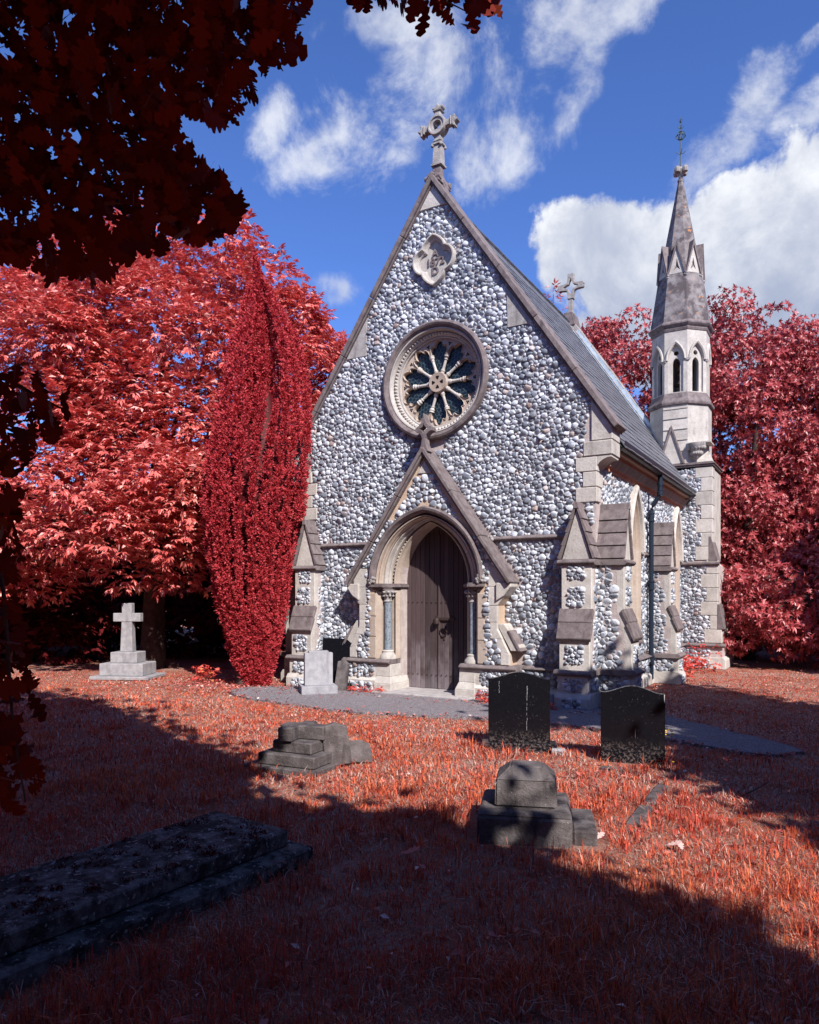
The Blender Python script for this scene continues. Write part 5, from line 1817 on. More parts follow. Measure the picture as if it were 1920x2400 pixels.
o = MB().prism([(-0.13, 0.0), (0.14, 0.0), (0.15, 0.36), (0.03, 0.42), (-0.10, 0.40)], -0.055, 0.055, WORLD_FR).build('leaning_stone', 'tomb_stone', None, bevel=0.008)
o.location = (bc.x + 0.27, bc.y + 0.12, 0.0)
o.rotation_euler = (-0.05, -0.16, 0.75)
tag(o, 'upright broken stone leaning on the right of the broken stepped plinth', 'stone slab')
o = MB().prism([(-0.20, 0.0), (0.20, 0.0), (0.17, 0.20), (0.05, 0.25), (-0.15, 0.23)], -0.05, 0.05, WORLD_FR).build('leaning_stone', 'tomb_stone', None, bevel=0.008)
o.location = (bc.x + 0.36, bc.y + 0.30, 0.0)
o.scale = (0.85, 0.85, 0.9)
o.rotation_euler = (-0.22, 0.0, 0.6)
tag(o, 'paler broken stone standing behind the right end of the broken plinth', 'stone slab')

# ------------------------------------------------------------------ coped monument, right
sc_ = gnd(1262, 1990) + FW * 0.36
srz = 0.36
o = empty('coped_monument', sc_, srz)
o.scale = (0.87, 0.87, 0.97)
MB().box(-0.40, 0.33, -0.36, 0.34, -0.05, 0.195).build('step', 'tomb_stone', o, bevel=0.018)
MB().frustum((-0.40, 0.325, -0.355, 0.335), 0.195, (-0.37, 0.30, -0.32, 0.31), 0.225).build('step_weathering', 'tomb_stone', o, bevel=0.010)
MB().box(0.335, 0.52, -0.30, 0.30, -0.05, 0.11).build('step', 'tomb_stone', o, bevel=0.014)
m = MB()
m.frustum((-0.27, 0.22, -0.22, 0.22), 0.227, (-0.265, 0.215, -0.215, 0.215), 0.41)
m.frustum((-0.265, 0.215, -0.215, 0.215), 0.41, (-0.15, 0.10, -0.11, 0.11), 0.50)
m.build('coped_block', 'tomb_stone', o, bevel=0.014, seg=2)
tag(o, 'squat dark stone block with hipped top on a stepped base', 'monument')
foot(rot_rect((sc_.x + 0.04, sc_.y), 0.92, 0.7, srz))

# ------------------------------------------------------------------ ledger slab, lower left
def on_z(u, v, z):
    return gnd(u, v, z)


zt_ = 0.20
A_ = on_z(492, 1903, zt_)
B_ = on_z(690, 1939, zt_)
L_ = on_z(0, 2062, zt_)
R_ = on_z(0, 2178, zt_)
la = ((L_ - A_).normalized() + (R_ - B_).normalized()).normalized()      # along the slab, towards the viewer
ux = Vector((-la.y, la.x, 0))
if ux.dot(B_ - A_) < 0:
    ux = -ux
wid = abs((B_ - A_).dot(ux))
wid_l = wid
rzl = math.atan2(ux.y, ux.x)
o = empty('ledger_tomb', (A_ + B_) / 2 - Vector((0, 0, zt_)), rzl)
LT = 2.6
m = MB()
m.box(-wid / 2, wid / 2, -LT, 0, 0.095, zt_)
m.build('ledger_slab', 'ledger_stone', o, bevel=0.012)
m = MB()
m.box(-wid / 2 - 0.10, wid / 2 + 0.13, -LT - 0.16, 0.10, -0.05, 0.093)
m.build('plinth', 'ledger_stone', o, bevel=0.014)
tag(o, 'long flat ledger tomb on a low plinth, deep in shade', 'tomb')
ledger = o
cL = (A_ + B_) / 2
lc = cL + Vector((math.sin(rzl), -math.cos(rzl), 0)) * (LT / 2)
foot(rot_rect((lc.x, lc.y), wid + 0.22, LT + 0.2, rzl))
print('ledger', wid, rzl, cL)

# ------------------------------------------------------------------ kerbs, sticks
def kerb(p, q, w, h, label, mat='pale_granite'):
    c = (p + q) / 2
    d = q - p
    ob = MB().box(-d.length / 2, d.length / 2, -w / 2, w / 2, -0.06, h).build('grave_kerb', mat, None, bevel=0.010)
    ob.location = (c.x, c.y, 0)
    ob.rotation_euler = (0.03, 0.0, math.atan2(d.y, d.x))
    tag(ob, label, 'kerb', 'grave kerbs')
    foot(rot_rect(c, d.length, w, math.atan2(d.y, d.x)))


kerb(gnd(1553, 1846), gnd(1521, 1886), 0.10, 0.028, 'farther of two pale kerb pieces in bright grass right of the coped block', 'tomb_stone')
kerb(gnd(1514, 1896), gnd(1484, 1938), 0.11, 0.030, 'nearer of two pale kerb pieces in bright grass right of the coped block', 'tomb_stone')
kerb(gnd(1408, 1800), gnd(1470, 1806), 0.08, 0.02, 'short kerb half buried below the black headstone sunk in grass', 'tomb_stone')
kerb(gnd(1292, 1765), gnd(1325, 1766), 0.10, 0.05, 'scrap of kerb at the right foot of the headstone on a base', 'cross_stone')


def stick(pts, r, label):
    ob = MB().tube(pts, r, 6).build('fallen_twig', 'bark', None)
    tag(ob, label, 'twig', 'fallen twigs')


stick([gnd(1740, 1865, 0.02), gnd(1775, 1848, 0.06), gnd(1802, 1832, 0.10)], [0.006, 0.005, 0.003], 'thin dead stick poking from the grass at the shadow edge, right')
stick([gnd(366, 1692, 0.012), gnd(378, 1690, 0.014), gnd(386, 1682, 0.018)], [0.012, 0.011, 0.008], 'pale short stick lying on sunlit grass, left of the broken plinth')


# ------------------------------------------------------------------ vegetation helpers
def np_mesh(name, V, F, tone, mat, parent=None, smooth=False):
    """V (N,3); F (M,k) with k = 3 or 4, or a list of such arrays; tone (N,4)"""
    if not isinstance(F, list):
        F = [F]
    me = bpy.data.meshes.new(name)
    me.vertices.add(len(V))
    me.vertices.foreach_set('co', np.ascontiguousarray(V, dtype=np.float32).ravel())
    loops = np.concatenate([f.ravel() for f in F]).astype(np.int32)
    sizes = np.concatenate([np.full(len(f), f.shape[1], dtype=np.int32) for f in F])
    starts = np.concatenate([[0], np.cumsum(sizes)[:-1]]).astype(np.int32)
    me.loops.add(len(loops))
    me.loops.foreach_set('vertex_index', loops)
    me.polygons.add(len(sizes))
    me.polygons.foreach_set('loop_start', starts)
    if smooth:
        me.polygons.foreach_set('use_smooth', np.ones(len(sizes), dtype=bool))
    me.update(calc_edges=True)
    at = me.color_attributes.new('tone', 'FLOAT_COLOR', 'POINT')
    at.data.foreach_set('color', np.ascontiguousarray(tone, dtype=np.float32).ravel())
    return link(name, me, mat, parent)


def unit(v):
    return v / (np.linalg.norm(v, axis=-1, keepdims=True) + 1e-9)


def leaves(pos, axis, nrm, length, width, shape='lance', fold=0.18, droop=0.15):
    """leaf blades: base at pos, running along axis, facing nrm. -> V, F(list), per-leaf vertex count"""
    n = len(pos)
    axis = unit(axis)
    side = unit(np.cross(axis, nrm))
    nrm = np.cross(side, axis)
    L = np.broadcast_to(np.asarray(length), (n,))[:, None]
    Wd = np.broadcast_to(np.asarray(width), (n,))[:, None]
    if shape == 'lance':
        P = [(0, 0, 0), (0.40, 0.5, 1), (1.0, 0, -1), (0.40, -0.5, 1)]
        tri = np.array([(0, 1, 2), (0, 2, 3)])
    elif shape == 'oak':
        half_ = [(0.0, 0.02), (0.12, 0.05), (0.20, 0.20), (0.27, 0.21), (0.31, 0.11), (0.42, 0.34), (0.50, 0.36), (0.55, 0.16), (0.66, 0.42), (0.75, 0.40), (0.78, 0.20), (0.88, 0.30), (0.96, 0.20), (1.0, 0.0)]
        P = [(a, b, abs(b) * 1.2) for a, b in half_] + [(a, -b, abs(b) * 1.2) for a, b in half_[::-1][1:]]
        m_ = len(half_)
        tri = []
        for i in range(m_ - 1):
            j = len(P) - i if i else 0
            a0, a1 = i, i + 1
            b0 = (len(P) - i) % len(P) if i else 0
            b1 = len(P) - i - 1 if i + 1 < m_ - 1 else i + 1
            if b1 == a1:
                tri.append((a0, a1, b0))
            elif i == 0:
                tri += [(0, 1, b1)]
            else:
                tri += [(a0, a1, b1), (a0, b1, b0)]
        tri = np.array(tri)
    else:
        P = [(0, 0, 0), (0.5, 0.5, 0), (1, 0, 0), (0.5, -0.5, 0)]
        tri = np.array([(0, 1, 2), (0, 2, 3)])
    k = len(P)
    V = np.empty((n, k, 3), dtype=np.float32)
    for i, (a, b, h) in enumerate(P):
        V[:, i] = pos + axis * (L * a) + side * (Wd * b) + nrm * (L * fold * 0.5 * h * (0.3 if shape == 'oak' else 0.5)) - np.array([0, 0, 1.0]) * (L * droop * a * a)
    F = (tri[None] + (np.arange(n) * k)[:, None, None]).reshape(-1, 3)
    return V.reshape(-1, 3), F, k


def tones(n, k, pale=0.12, rng=RNG, bias=None):
    t = np.ones((n, 4), dtype=np.float32)
    t[:, 0] = rng.random(n) if bias is None else np.clip(bias + rng.normal(0, 0.18, n), 0, 1)
    t[:, 1] = rng.random(n) * 0.8 + (rng.random(n) < pale) * 0.4
    return np.repeat(t, k, axis=0)


def sprays(cent, outd, per, length, width, spread=0.9, droop=0.25, size_j=0.3, rng=RNG, whorl=False):
    """fans of leaves at twig ends: cent (N,3), outd (N,3) outward -> leaf pos, axis, normal, lengths, widths"""
    n = len(cent)
    d = unit(outd)
    up = np.tile(np.array([0, 0, 1.0]), (n, 1))
    sd = unit(np.cross(d, up) + rng.normal(0, 0.15, (n, 3)))
    nr = unit(np.cross(sd, d) + rng.normal(0, 0.25, (n, 3)))
    pos, ax, nm, ln = [], [], [], []
    s = 1 + size_j * (rng.random(n) - 0.5) * 2
    for j in range(per):
        if whorl:
            a = 2 * PI * j / per + rng.random(n) * 0.6
            tilt = 0.35 + 0.5 * rng.random(n)
            b = unit(np.cross(d, sd))
            ax_ = d * tilt[:, None] + sd * np.cos(a)[:, None] + b * np.sin(a)[:, None]
            p_ = cent
            n_ = d + rng.normal(0, 0.2, (n, 3))
        else:
            f = (j / (per - 1) - 0.5) * 2 if per > 1 else 0
            a = f * spread * 1.25 + rng.normal(0, 0.14, n)
            ax_ = d * np.cos(a)[:, None] + sd * np.sin(a)[:, None] + rng.normal(0, 0.12, (n, 3))
            ax_[:, 2] -= droop * (0.4 + 0.6 * rng.random(n))
            p_ = cent + d * ((1 - abs(f)) * 0.5 * length * s)[:, None]
            n_ = nr + rng.normal(0, 0.22, (n, 3))
        pos.append(p_)
        ax.append(ax_)
        nm.append(n_)
        ln.append(s * (0.75 + 0.5 * rng.random(n)))
    pos, ax, nm, ln = map(np.concatenate, (pos, ax, nm, ln))
    return pos, ax, nm, ln * length, ln * width


def shell_points(c, r, n, rng, lo=0.72, zmin=None, front=None, fb=0.0):
    """points in the outer shell of an ellipsoid with their outward directions"""
    d = unit(rng.normal(0, 1, (n, 3)))
    if front is not None:
        keep = d @ front > -0.35 - fb * rng.random(n)
        d = d[keep]
    k = lo + (1 - lo) * rng.random(len(d)) ** 0.7
    p = np.array(c) + d * np.array(r) * k[:, None]
    if zmin is not None:
        m_ = p[:, 2] > zmin
        p, d = p[m_], d[m_]
    return p, d


def limbs(root, tips, r0, name, parent, mat='bark', rng=random):
    """trunk and boughs reaching the clumps"""
    m_ = MB()
    for t in tips:
        t = Vector(t)
        a = Vector(root)
        mid = a.lerp(t, 0.5) + Vector((rng.uniform(-0.3, 0.3), rng.uniform(-0.3, 0.3), rng.uniform(0.0, 0.5)))
        L = (t - a).length
        m_.tube([a, a.lerp(mid, 0.5) + Vector((0, 0, 0.1)), mid, mid.lerp(t, 0.5), t], [r0, r0 * 0.75, r0 * 0.5, r0 * 0.3, r0 * 0.12], 6)
    return m_.build(name, mat, parent, smooth=True)


to_cam = lambda p: np.array((CAM.x - p[0], CAM.y - p[1], 0.0)) / math.hypot(CAM.x - p[0], CAM.y - p[1])


# ------------------------------------------------------------------ the big compound-leaved tree on the left
def crown_from_clumps(cl, per_area, leaf, whorl, mat, parent, name='crown', droop=0.25, pale=0.12, per=6, rng=RNG, zmin=0.3, front=None, cull=None, spread=0.9):
    P_, A_, N_, L_, W_, B_ = [], [], [], [], [], []
    for c, r in cl:
        r = np.array(r) if hasattr(r, '__len__') else np.array((r, r, r * 0.75))
        n = int(per_area * (r[0] * r[2]) * 4)
        p, d = shell_points(c, r, n, rng, 0.55, zmin, front, 0.25)
        if not len(p):
            continue
        if cull is not None:
            m_ = cull(p)
            p, d = p[m_], d[m_]
        d = d + rng.normal(0, 0.35, d.shape)
        d[:, 2] = d[:, 2] * 0.6
        a = sprays(p, d, per, leaf[0], leaf[1], spread, droop, rng=rng, whorl=whorl)
        P_.append(a[0]); A_.append(a[1]); N_.append(a[2]); L_.append(a[3]); W_.append(a[4])
    P_, A_, N_, L_, W_ = map(np.concatenate, (P_, A_, N_, L_, W_))
    V, F, k = leaves(P_, A_, N_, L_, W_, 'lance')
    o = np_mesh(name, V, F, tones(len(P_), k, pale, rng), mat, parent)
    return o, len(P_)


def ell_clumps(c, r, n, rr, rng, lo=0.55, zlow=None, front=None):
    out = []
    while len(out) < n:
        d = rng.normal(0, 1, 3)
        d /= np.linalg.norm(d)
        if front is not None and d @ front < -0.3:
            continue
        k = lo + (1 - lo) * rng.random() ** 0.5
        p = np.array(c) + d * np.array(r) * k
        if zlow is not None and p[2] < zlow:
            continue
        out.append((p, rr * rng.uniform(0.7, 1.25)))
    return out


rg = np.random.default_rng(21)
base = cw(-5.9, 16.6)
hk = tag(empty('hickory_tree', base), 'tall spreading tree with pink red compound leaves left of the chapel', 'tree')
inv = np.array((base.x, base.y, 0))


def W2(X, Y, Z):
    p = cw(X, Y, Z)
    return np.array((p.x, p.y, p.z))


fr_l = np.array((CAM.x - base.x, CAM.y - base.y, 2.0))
fr_l /= np.linalg.norm(fr_l)
cl = []
for (X, Y, Z, rx, rz_, n, rr) in ((-5.4, 17.2, 6.3, 3.6, 4.1, 90, 0.85), (-8.6, 16.8, 5.6, 2.8, 3.9, 76, 0.85), (-6.9, 17.0, 7.4, 2.6, 2.6, 40, 0.8), (-2.9, 18.2, 5.9, 1.3, 2.3, 18, 0.6), (-2.1, 18.7, 6.7, 1.0, 1.8, 24, 0.5), (-2.9, 18.4, 7.3, 1.2, 1.6, 18, 0.55), (-3.9, 17.6, 7.6, 1.9, 2.2, 24, 0.65), (-6.6, 15.4, 3.6, 2.8, 1.7, 44, 0.65), (-4.9, 15.6, 3.4, 1.6, 1.5, 20, 0.55)):
    c = W2(X, Y, Z)
    q = ell_clumps(c, (rx, rx * 0.62, rz_), n, rr, rg, 0.6, 1.95, fr_l)
    cl += q
cl_loc = [(c - inv, r) for c, r in cl]
o, nl = crown_from_clumps(cl_loc, 72, (0.125, 0.046), False, 'hickory_leaf', hk, droop=0.25, pale=0.34, per=7, rng=rg, zmin=1.5, front=fr_l)
print('hickory leaves', nl)
tr = MB().tube([(0, 0, -0.1), (0.05, 0, 0.6), (0.0, 0.1, 2.0), (0.1, 0.1, 4.5), (0.2, 0.2, 8.0)], [0.34, 0.27, 0.23, 0.17, 0.06], 12).build('trunk', 'bark', hk, smooth=True)
rng_ = random.Random(3)
limbs((0.0, 0.1, 2.2), [c for c, r in rng_.sample(cl_loc, 34)], 0.10, 'branches', hk, rng=rng_)

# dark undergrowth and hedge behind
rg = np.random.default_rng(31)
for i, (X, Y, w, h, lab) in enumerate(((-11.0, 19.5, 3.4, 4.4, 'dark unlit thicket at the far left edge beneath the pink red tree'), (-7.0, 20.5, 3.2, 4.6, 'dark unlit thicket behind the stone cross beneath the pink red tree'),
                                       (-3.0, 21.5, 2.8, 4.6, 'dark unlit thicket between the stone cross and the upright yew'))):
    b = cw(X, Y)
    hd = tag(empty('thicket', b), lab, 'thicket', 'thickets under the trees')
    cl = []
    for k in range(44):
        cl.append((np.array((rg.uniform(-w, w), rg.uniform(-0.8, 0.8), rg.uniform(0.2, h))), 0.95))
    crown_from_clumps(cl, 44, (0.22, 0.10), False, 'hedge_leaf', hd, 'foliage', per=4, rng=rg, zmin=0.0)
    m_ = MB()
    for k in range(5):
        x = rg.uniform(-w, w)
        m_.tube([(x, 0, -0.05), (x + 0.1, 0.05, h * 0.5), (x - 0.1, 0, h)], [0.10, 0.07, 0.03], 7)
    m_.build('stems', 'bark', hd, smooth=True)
for (X, Y, r, lab) in ((-4.0, 17.6, 0.16, 'thin bare trunk in deep shade just left of the upright yew'),):
    ob = MB().tube([(0, 0, -0.1), (0.05, 0, 1.5), (0.0, 0.1, 3.4), (0.1, 0, 6.0)], [r, r * 0.85, r * 0.7, r * 0.4], 10)
    t_ = tag(empty('bare_tree', cw(X, Y)), lab, 'tree')
    ob.build('trunk', 'bark', t_, smooth=True)
    crown_from_clumps([(np.array((0.1, 0, 6.0)), 0.9), (np.array((0.3, 0.2, 5.2)), 0.8)], 30, (0.2, 0.075), False, 'hickory_leaf', t_, per=6, rng=rg)

# ------------------------------------------------------------------ upright yew
rg = np.random.default_rng(41)
YB = Vector((-3.44, -0.80, 0))
yew = tag(empty('yew_tree', YB), 'upright columnar yew, dark red, at the left corner of the chapel', 'tree')
# half width and sideways drift by height, read along the crown
ZY = np.array([0.0, 0.35, 0.9, 1.6, 2.4, 3.2, 4.0, 4.8, 5.5, 6.2, 6.7, 7.2, 7.65, 8.0])
RY = np.array([0.27, 0.42, 0.56, 0.73, 0.88, 0.98, 1.02, 0.95, 0.86, 0.72, 0.52, 0.34, 0.18, 0.04])
OY = np.array([0.16, 0.12, 0.10, 0.08, 0.09, 0.12, 0.18, 0.30, 0.34, 0.34, 0.30, 0.22, 0.16, 0.12])
tc_, td_ = [], []
NS = 21
for s in range(NS + 16):
    inner = s >= NS
    phi = 2 * PI * s / NS + rg.normal(0, 0.07)
    frac = 1.0 if s % 2 else 0.97
    ztop = rg.uniform(4.4, 7.2)
    if rg.random() < 0.3:
        ztop = rg.uniform(6.6, 7.6)
    if inner:
        phi = rg.random() * 2 * PI
        frac = rg.uniform(0.2, 0.62)
        ztop = rg.uniform(6.8, 8.0)
    z0_ = 4.0 if inner else 0.02
    n = int((ztop - z0_) / 0.0078)
    z = z0_ + rg.random(n) * (ztop - z0_)
    lump = 0.05 * np.sin(z * 7 + s * 1.7) + 0.035 * np.sin(z * 17 + s * 3.1)
    endt = np.clip((ztop - z) / 0.9, 0.04, 1)
    R = np.interp(z, ZY, RY) * frac
    off = np.interp(z, ZY, OY)
    cr = (0.036 + 0.02 * (z / 8) + lump * 0.5) * endt ** 0.7
    a = rg.random(n) * 2 * PI
    ww = 0.05 * np.sin(z * 1.3 + s)
    cxp = off * RT.x + np.maximum(R - 0.12, 0) * np.cos(phi + ww * 0.5)
    cyp = off * RT.y + np.maximum(R - 0.12, 0) * np.sin(phi + ww * 0.5)
    tc_.append(np.stack([cxp + cr * np.cos(a), cyp + cr * np.sin(a), z], 1))
    td_.append(np.stack([np.cos(a) * 0.8 + 0.4 * np.cos(phi), np.sin(a) * 0.8 + 0.4 * np.sin(phi), np.full(n, 0.7)], 1))
tc_, td_ = np.concatenate(tc_), unit(np.concatenate(td_))
per_t = 10
pos = np.repeat(tc_, per_t, 0) + rg.normal(0, 0.017, (len(tc_) * per_t, 3))
axs = np.repeat(td_, per_t, 0) + rg.normal(0, 0.5, (len(tc_) * per_t, 3))
axs = axs + rg.normal(0, 0.28, axs.shape)
nrm = unit(rg.normal(0, 1, axs.shape))
# keep clear of the chapel wall
keepm = (pos[:, 0] + YB.x < -2.90) | (pos[:, 1] + YB.y < np.where(pos[:, 2] < 3.1, -0.56, -0.14))
pos, axs, nrm = pos[keepm], axs[keepm], nrm[keepm]
V, F, k = leaves(pos, axs, nrm, 0.050 * (0.7 + 0.6 * rg.random(len(pos))), 0.022, 'lance', 0.1, 0.0)
np_mesh('crown', V, F, tones(len(pos), k, 0.1, rg), 'yew_needle', yew)
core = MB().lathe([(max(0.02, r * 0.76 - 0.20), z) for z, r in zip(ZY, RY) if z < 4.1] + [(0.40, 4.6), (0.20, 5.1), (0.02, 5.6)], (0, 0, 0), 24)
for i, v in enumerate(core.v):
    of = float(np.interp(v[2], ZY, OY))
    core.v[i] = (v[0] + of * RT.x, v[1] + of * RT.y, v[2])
co = core.build('shade_core', 'hedge_leaf', yew, smooth=True)  # smooth dark core put in so gaps between the plumes read as shade
MB().tube([(0, 0, -0.1), (-0.05, 0, 0.5), (-0.1, 0, 1.2)], [0.22, 0.18, 0.12], 10).build('trunk', 'bark', yew, smooth=True)
print('yew', len(pos))

# ------------------------------------------------------------------ evergreens on the right
rg = np.random.default_rng(51)


def evergreen(name, X, Y, lobes, label, n_per=108, leaf=(0.104, 0.037)):
    b = cw(X, Y)
    t_ = tag(empty(name, b), label, 'tree')
    inv_ = np.array((b.x, b.y, 0))
    fr_ = np.array((CAM.x - b.x, CAM.y - b.y, 3.0))
    fr_ /= np.linalg.norm(fr_)
    cl = []
    for (x, y, z, rx, rz_, n, rr) in lobes:
        cl += ell_clumps(W2(x, y, z), (rx, rx * 0.8, rz_), n, rr, rg, 0.5, 0.25, fr_)
    cl = [(c - inv_, r) for c, r in cl]
    o_, n_ = crown_from_clumps(cl, n_per, leaf, True, 'evergreen_leaf', t_, per=7, rng=rg, zmin=0.02, front=fr_, pale=0.2)
    bk = FW * 1.6
    m_ = MB().tube([(bk.x, bk.y, -0.1), (bk.x, bk.y, 2.0), (bk.x * 0.8, bk.y * 0.8, 4.0), (bk.x * 0.6, bk.y * 0.6, 6.0)], [0.26, 0.20, 0.13, 0.04], 10).build('trunk', 'bark', t_, smooth=True)
    limbs((0.0, 0, 1.6), [c for c, r in random.Random(9).sample(cl, min(20, len(cl)))], 0.10, 'branches', t_, rng=random.Random(4))
    print(name, n_)


evergreen('evergreen_oak', 9.6, 19.6, ((9.0, 19.8, 5.2, 2.5, 4.3, 150, 0.62), (12.0, 19.4, 4.5, 2.3, 3.8, 80, 0.65), (7.7, 20.6, 4.4, 1.5, 3.6, 60, 0.6), (8.6, 18.8, 3.0, 1.6, 2.6, 60, 0.55), (10.8, 18.6, 2.6, 2.4, 2.4, 80, 0.6), (10.5, 19.0, 5.6, 1.6, 3.0, 60, 0.62), (8.35, 19.3, 5.3, 0.9, 2.0, 34, 0.5)), 'large dense evergreen with clustered dark red leaves right of the bell turret')
evergreen('evergreen_oak', 6.2, 22.5, ((6.2, 22.5, 6.2, 2.5, 3.9, 120, 0.62), (4.9, 22.8, 5.2, 1.4, 3.4, 40, 0.55)), 'dense dark red evergreen seen between the roof and the bell turret', 95)
evergreen('evergreen_shrub', 8.6, 17.0, ((8.2, 17.0, 0.9, 1.5, 1.35, 44, 0.45), (10.0, 16.8, 1.0, 1.5, 1.4, 40, 0.45)), 'low bushy dark red shrub at the ground right of the bell turret', 120)
# feathery twig showing above the roof ridge
b = cw(4.35, 22.4)
t_ = tag(empty('sapling', b), 'thin sapling whose feathery red tip shows above the roof ridge', 'tree')
MB().tube([(0, 0, -0.05), (0.05, 0, 5.0), (0.0, 0, 9.0), (0.1, 0, 10.9)], [0.06, 0.05, 0.03, 0.008], 6).build('trunk', 'bark', t_)
tips = []
for k in range(46):
    z = rg.uniform(8.6, 11.1)
    tips.append((rg.normal(0, 0.16) + 0.1, rg.normal(0, 0.12), z))
tips = np.array(tips)
dd = np.stack([rg.normal(0, 0.5, len(tips)), rg.normal(0, 0.5, len(tips)), np.ones(len(tips))], 1)
a = sprays(tips, dd, 5, 0.16, 0.05, rng=rg)
V, F, k = leaves(*a)
np_mesh('crown', V, F, tones(len(a[0]), k, 0.2, rg), 'hickory_leaf', t_)

# far wood closing the view beyond the graveyard
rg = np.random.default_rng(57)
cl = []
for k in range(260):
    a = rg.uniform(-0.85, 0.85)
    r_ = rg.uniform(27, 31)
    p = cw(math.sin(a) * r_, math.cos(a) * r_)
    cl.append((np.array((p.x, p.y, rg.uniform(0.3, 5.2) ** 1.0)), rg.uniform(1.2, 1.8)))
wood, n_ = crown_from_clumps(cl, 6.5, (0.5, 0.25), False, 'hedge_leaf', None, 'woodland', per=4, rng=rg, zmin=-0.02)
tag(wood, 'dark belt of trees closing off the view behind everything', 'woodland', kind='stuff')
cl = []  # unseen tree belt added to cut the sky light on the scene
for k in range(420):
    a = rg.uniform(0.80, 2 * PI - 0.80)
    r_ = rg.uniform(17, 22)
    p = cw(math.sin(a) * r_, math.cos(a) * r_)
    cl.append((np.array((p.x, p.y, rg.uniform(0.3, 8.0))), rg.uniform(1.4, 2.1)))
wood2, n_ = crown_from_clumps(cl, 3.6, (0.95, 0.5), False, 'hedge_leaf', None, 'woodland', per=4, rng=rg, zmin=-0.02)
tag(wood2, 'unseen belt of trees added at the sides and behind the viewer to cut sky light', 'woodland', kind='stuff')


# ------------------------------------------------------------------ the oaks behind and over the photographer
def inpoly_np(x, y, poly):
    c = np.zeros(len(x), dtype=bool)
    j = len(poly) - 1
    for i in range(len(poly)):
        xi, yi = poly[i]
        xj, yj = poly[j]
        if yi != yj:
            c ^= ((yi > y) != (yj > y)) & (x < (xj - xi) * (y - yi) / (yj - yi) + xi)
        j = i
    return c


def pj_np(P):
    d = P - np.array(CAM)
    y = d @ np.array(FW)
    x = d @ np.array(RT)
    ys = np.where(y > 0.05, y, np.nan)
    return 960 + 1700 * x / ys, 1390 - 1700 * d[:, 2] / ys, y


rg = np.random.default_rng(61)
# where the near bough hangs: outline of its hanging sprays, with the distance they hang at
MASKS = [
    ([(-260, -260), (760, -260), (715, 0), (690, 110), (650, 150), (600, 200), (575, 250), (520, 290), (440, 270), (405, 300), (440, 350), (500, 400), (560, 450), (575, 480), (545, 540), (480, 560), (400, 575), (300, 590), (250, 650), (170, 640), (100, 640), (0, 600), (-260, 610)], 2.1, 3.6, 3300),
    ([(-260, 880), (60, 850), (130, 890), (170, 920), (150, 1000), (90, 1020), (55, 1100), (30, 1200), (50, 1300), (40, 1400), (60, 1500), (70, 1600), (90, 1650), (70, 1750), (95, 1830), (70, 1900), (0, 1900), (-260, 1950)], 1.9, 2.6, 520),
    ([(812, -200), (812, 0), (830, 12), (880, 8), (905, 2), (960, 10), (985, 20), (995, 50), (1010, 20), (1040, 30), (1070, 65), (1120, 60), (1150, 35), (1172, 22), (1168, 0), (1165, -200)], 2.6, 3.1, 150),
]
lp, ldepth = [], []
for poly, d0, d1, n in MASKS:
    xs = [p[0] for p in poly]
    ys = [p[1] for p in poly]
    got = 0
    while got < n:
        u = rg.uniform(min(xs), max(xs), n)
        v = rg.uniform(min(ys), max(ys), n)
        m_ = inpoly_np(u, v, poly)
        u, v = u[m_][:n - got], v[m_][:n - got]
        d = rg.uniform(d0, d1, len(u))
        X, Z = (u - 960) / 1700 * d, 1.7 - (v - 1390) / 1700 * d
        P = np.stack([CAM.x + RT.x * X + FW.x * d, CAM.y + RT.y * X + FW.y * d, Z], 1)
        lp.append(P)
        ldepth.append(d)
        got += len(u)
lp, ldepth = np.concatenate(lp), np.concatenate(ldepth)
trunk_at = cw(3.4, -5.2)
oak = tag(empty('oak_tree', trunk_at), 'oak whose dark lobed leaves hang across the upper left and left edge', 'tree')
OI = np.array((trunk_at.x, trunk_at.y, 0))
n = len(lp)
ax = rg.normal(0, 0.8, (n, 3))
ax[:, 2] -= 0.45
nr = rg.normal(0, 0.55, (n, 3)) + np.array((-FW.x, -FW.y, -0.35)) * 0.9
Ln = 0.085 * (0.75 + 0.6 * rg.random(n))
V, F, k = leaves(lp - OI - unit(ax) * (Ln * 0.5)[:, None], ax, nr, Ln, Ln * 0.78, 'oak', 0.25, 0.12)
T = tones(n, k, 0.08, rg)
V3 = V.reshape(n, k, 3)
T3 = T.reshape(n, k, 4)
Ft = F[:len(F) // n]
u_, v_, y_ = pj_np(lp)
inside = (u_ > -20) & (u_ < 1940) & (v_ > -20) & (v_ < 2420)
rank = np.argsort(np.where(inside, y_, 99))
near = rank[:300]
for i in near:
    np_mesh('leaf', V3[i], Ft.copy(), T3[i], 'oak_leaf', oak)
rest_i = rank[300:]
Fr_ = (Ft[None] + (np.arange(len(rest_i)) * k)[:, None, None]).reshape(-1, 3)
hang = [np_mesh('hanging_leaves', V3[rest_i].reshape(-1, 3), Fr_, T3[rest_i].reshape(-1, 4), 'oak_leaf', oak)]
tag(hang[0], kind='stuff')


def at_px(u, v, d):
    X = (u - 960) / 1700 * d
    p = cw(X, d, 1.7 - (v - 1390) / 1700 * d)
    return (p.x - OI[0], p.y - OI[1], p.z)


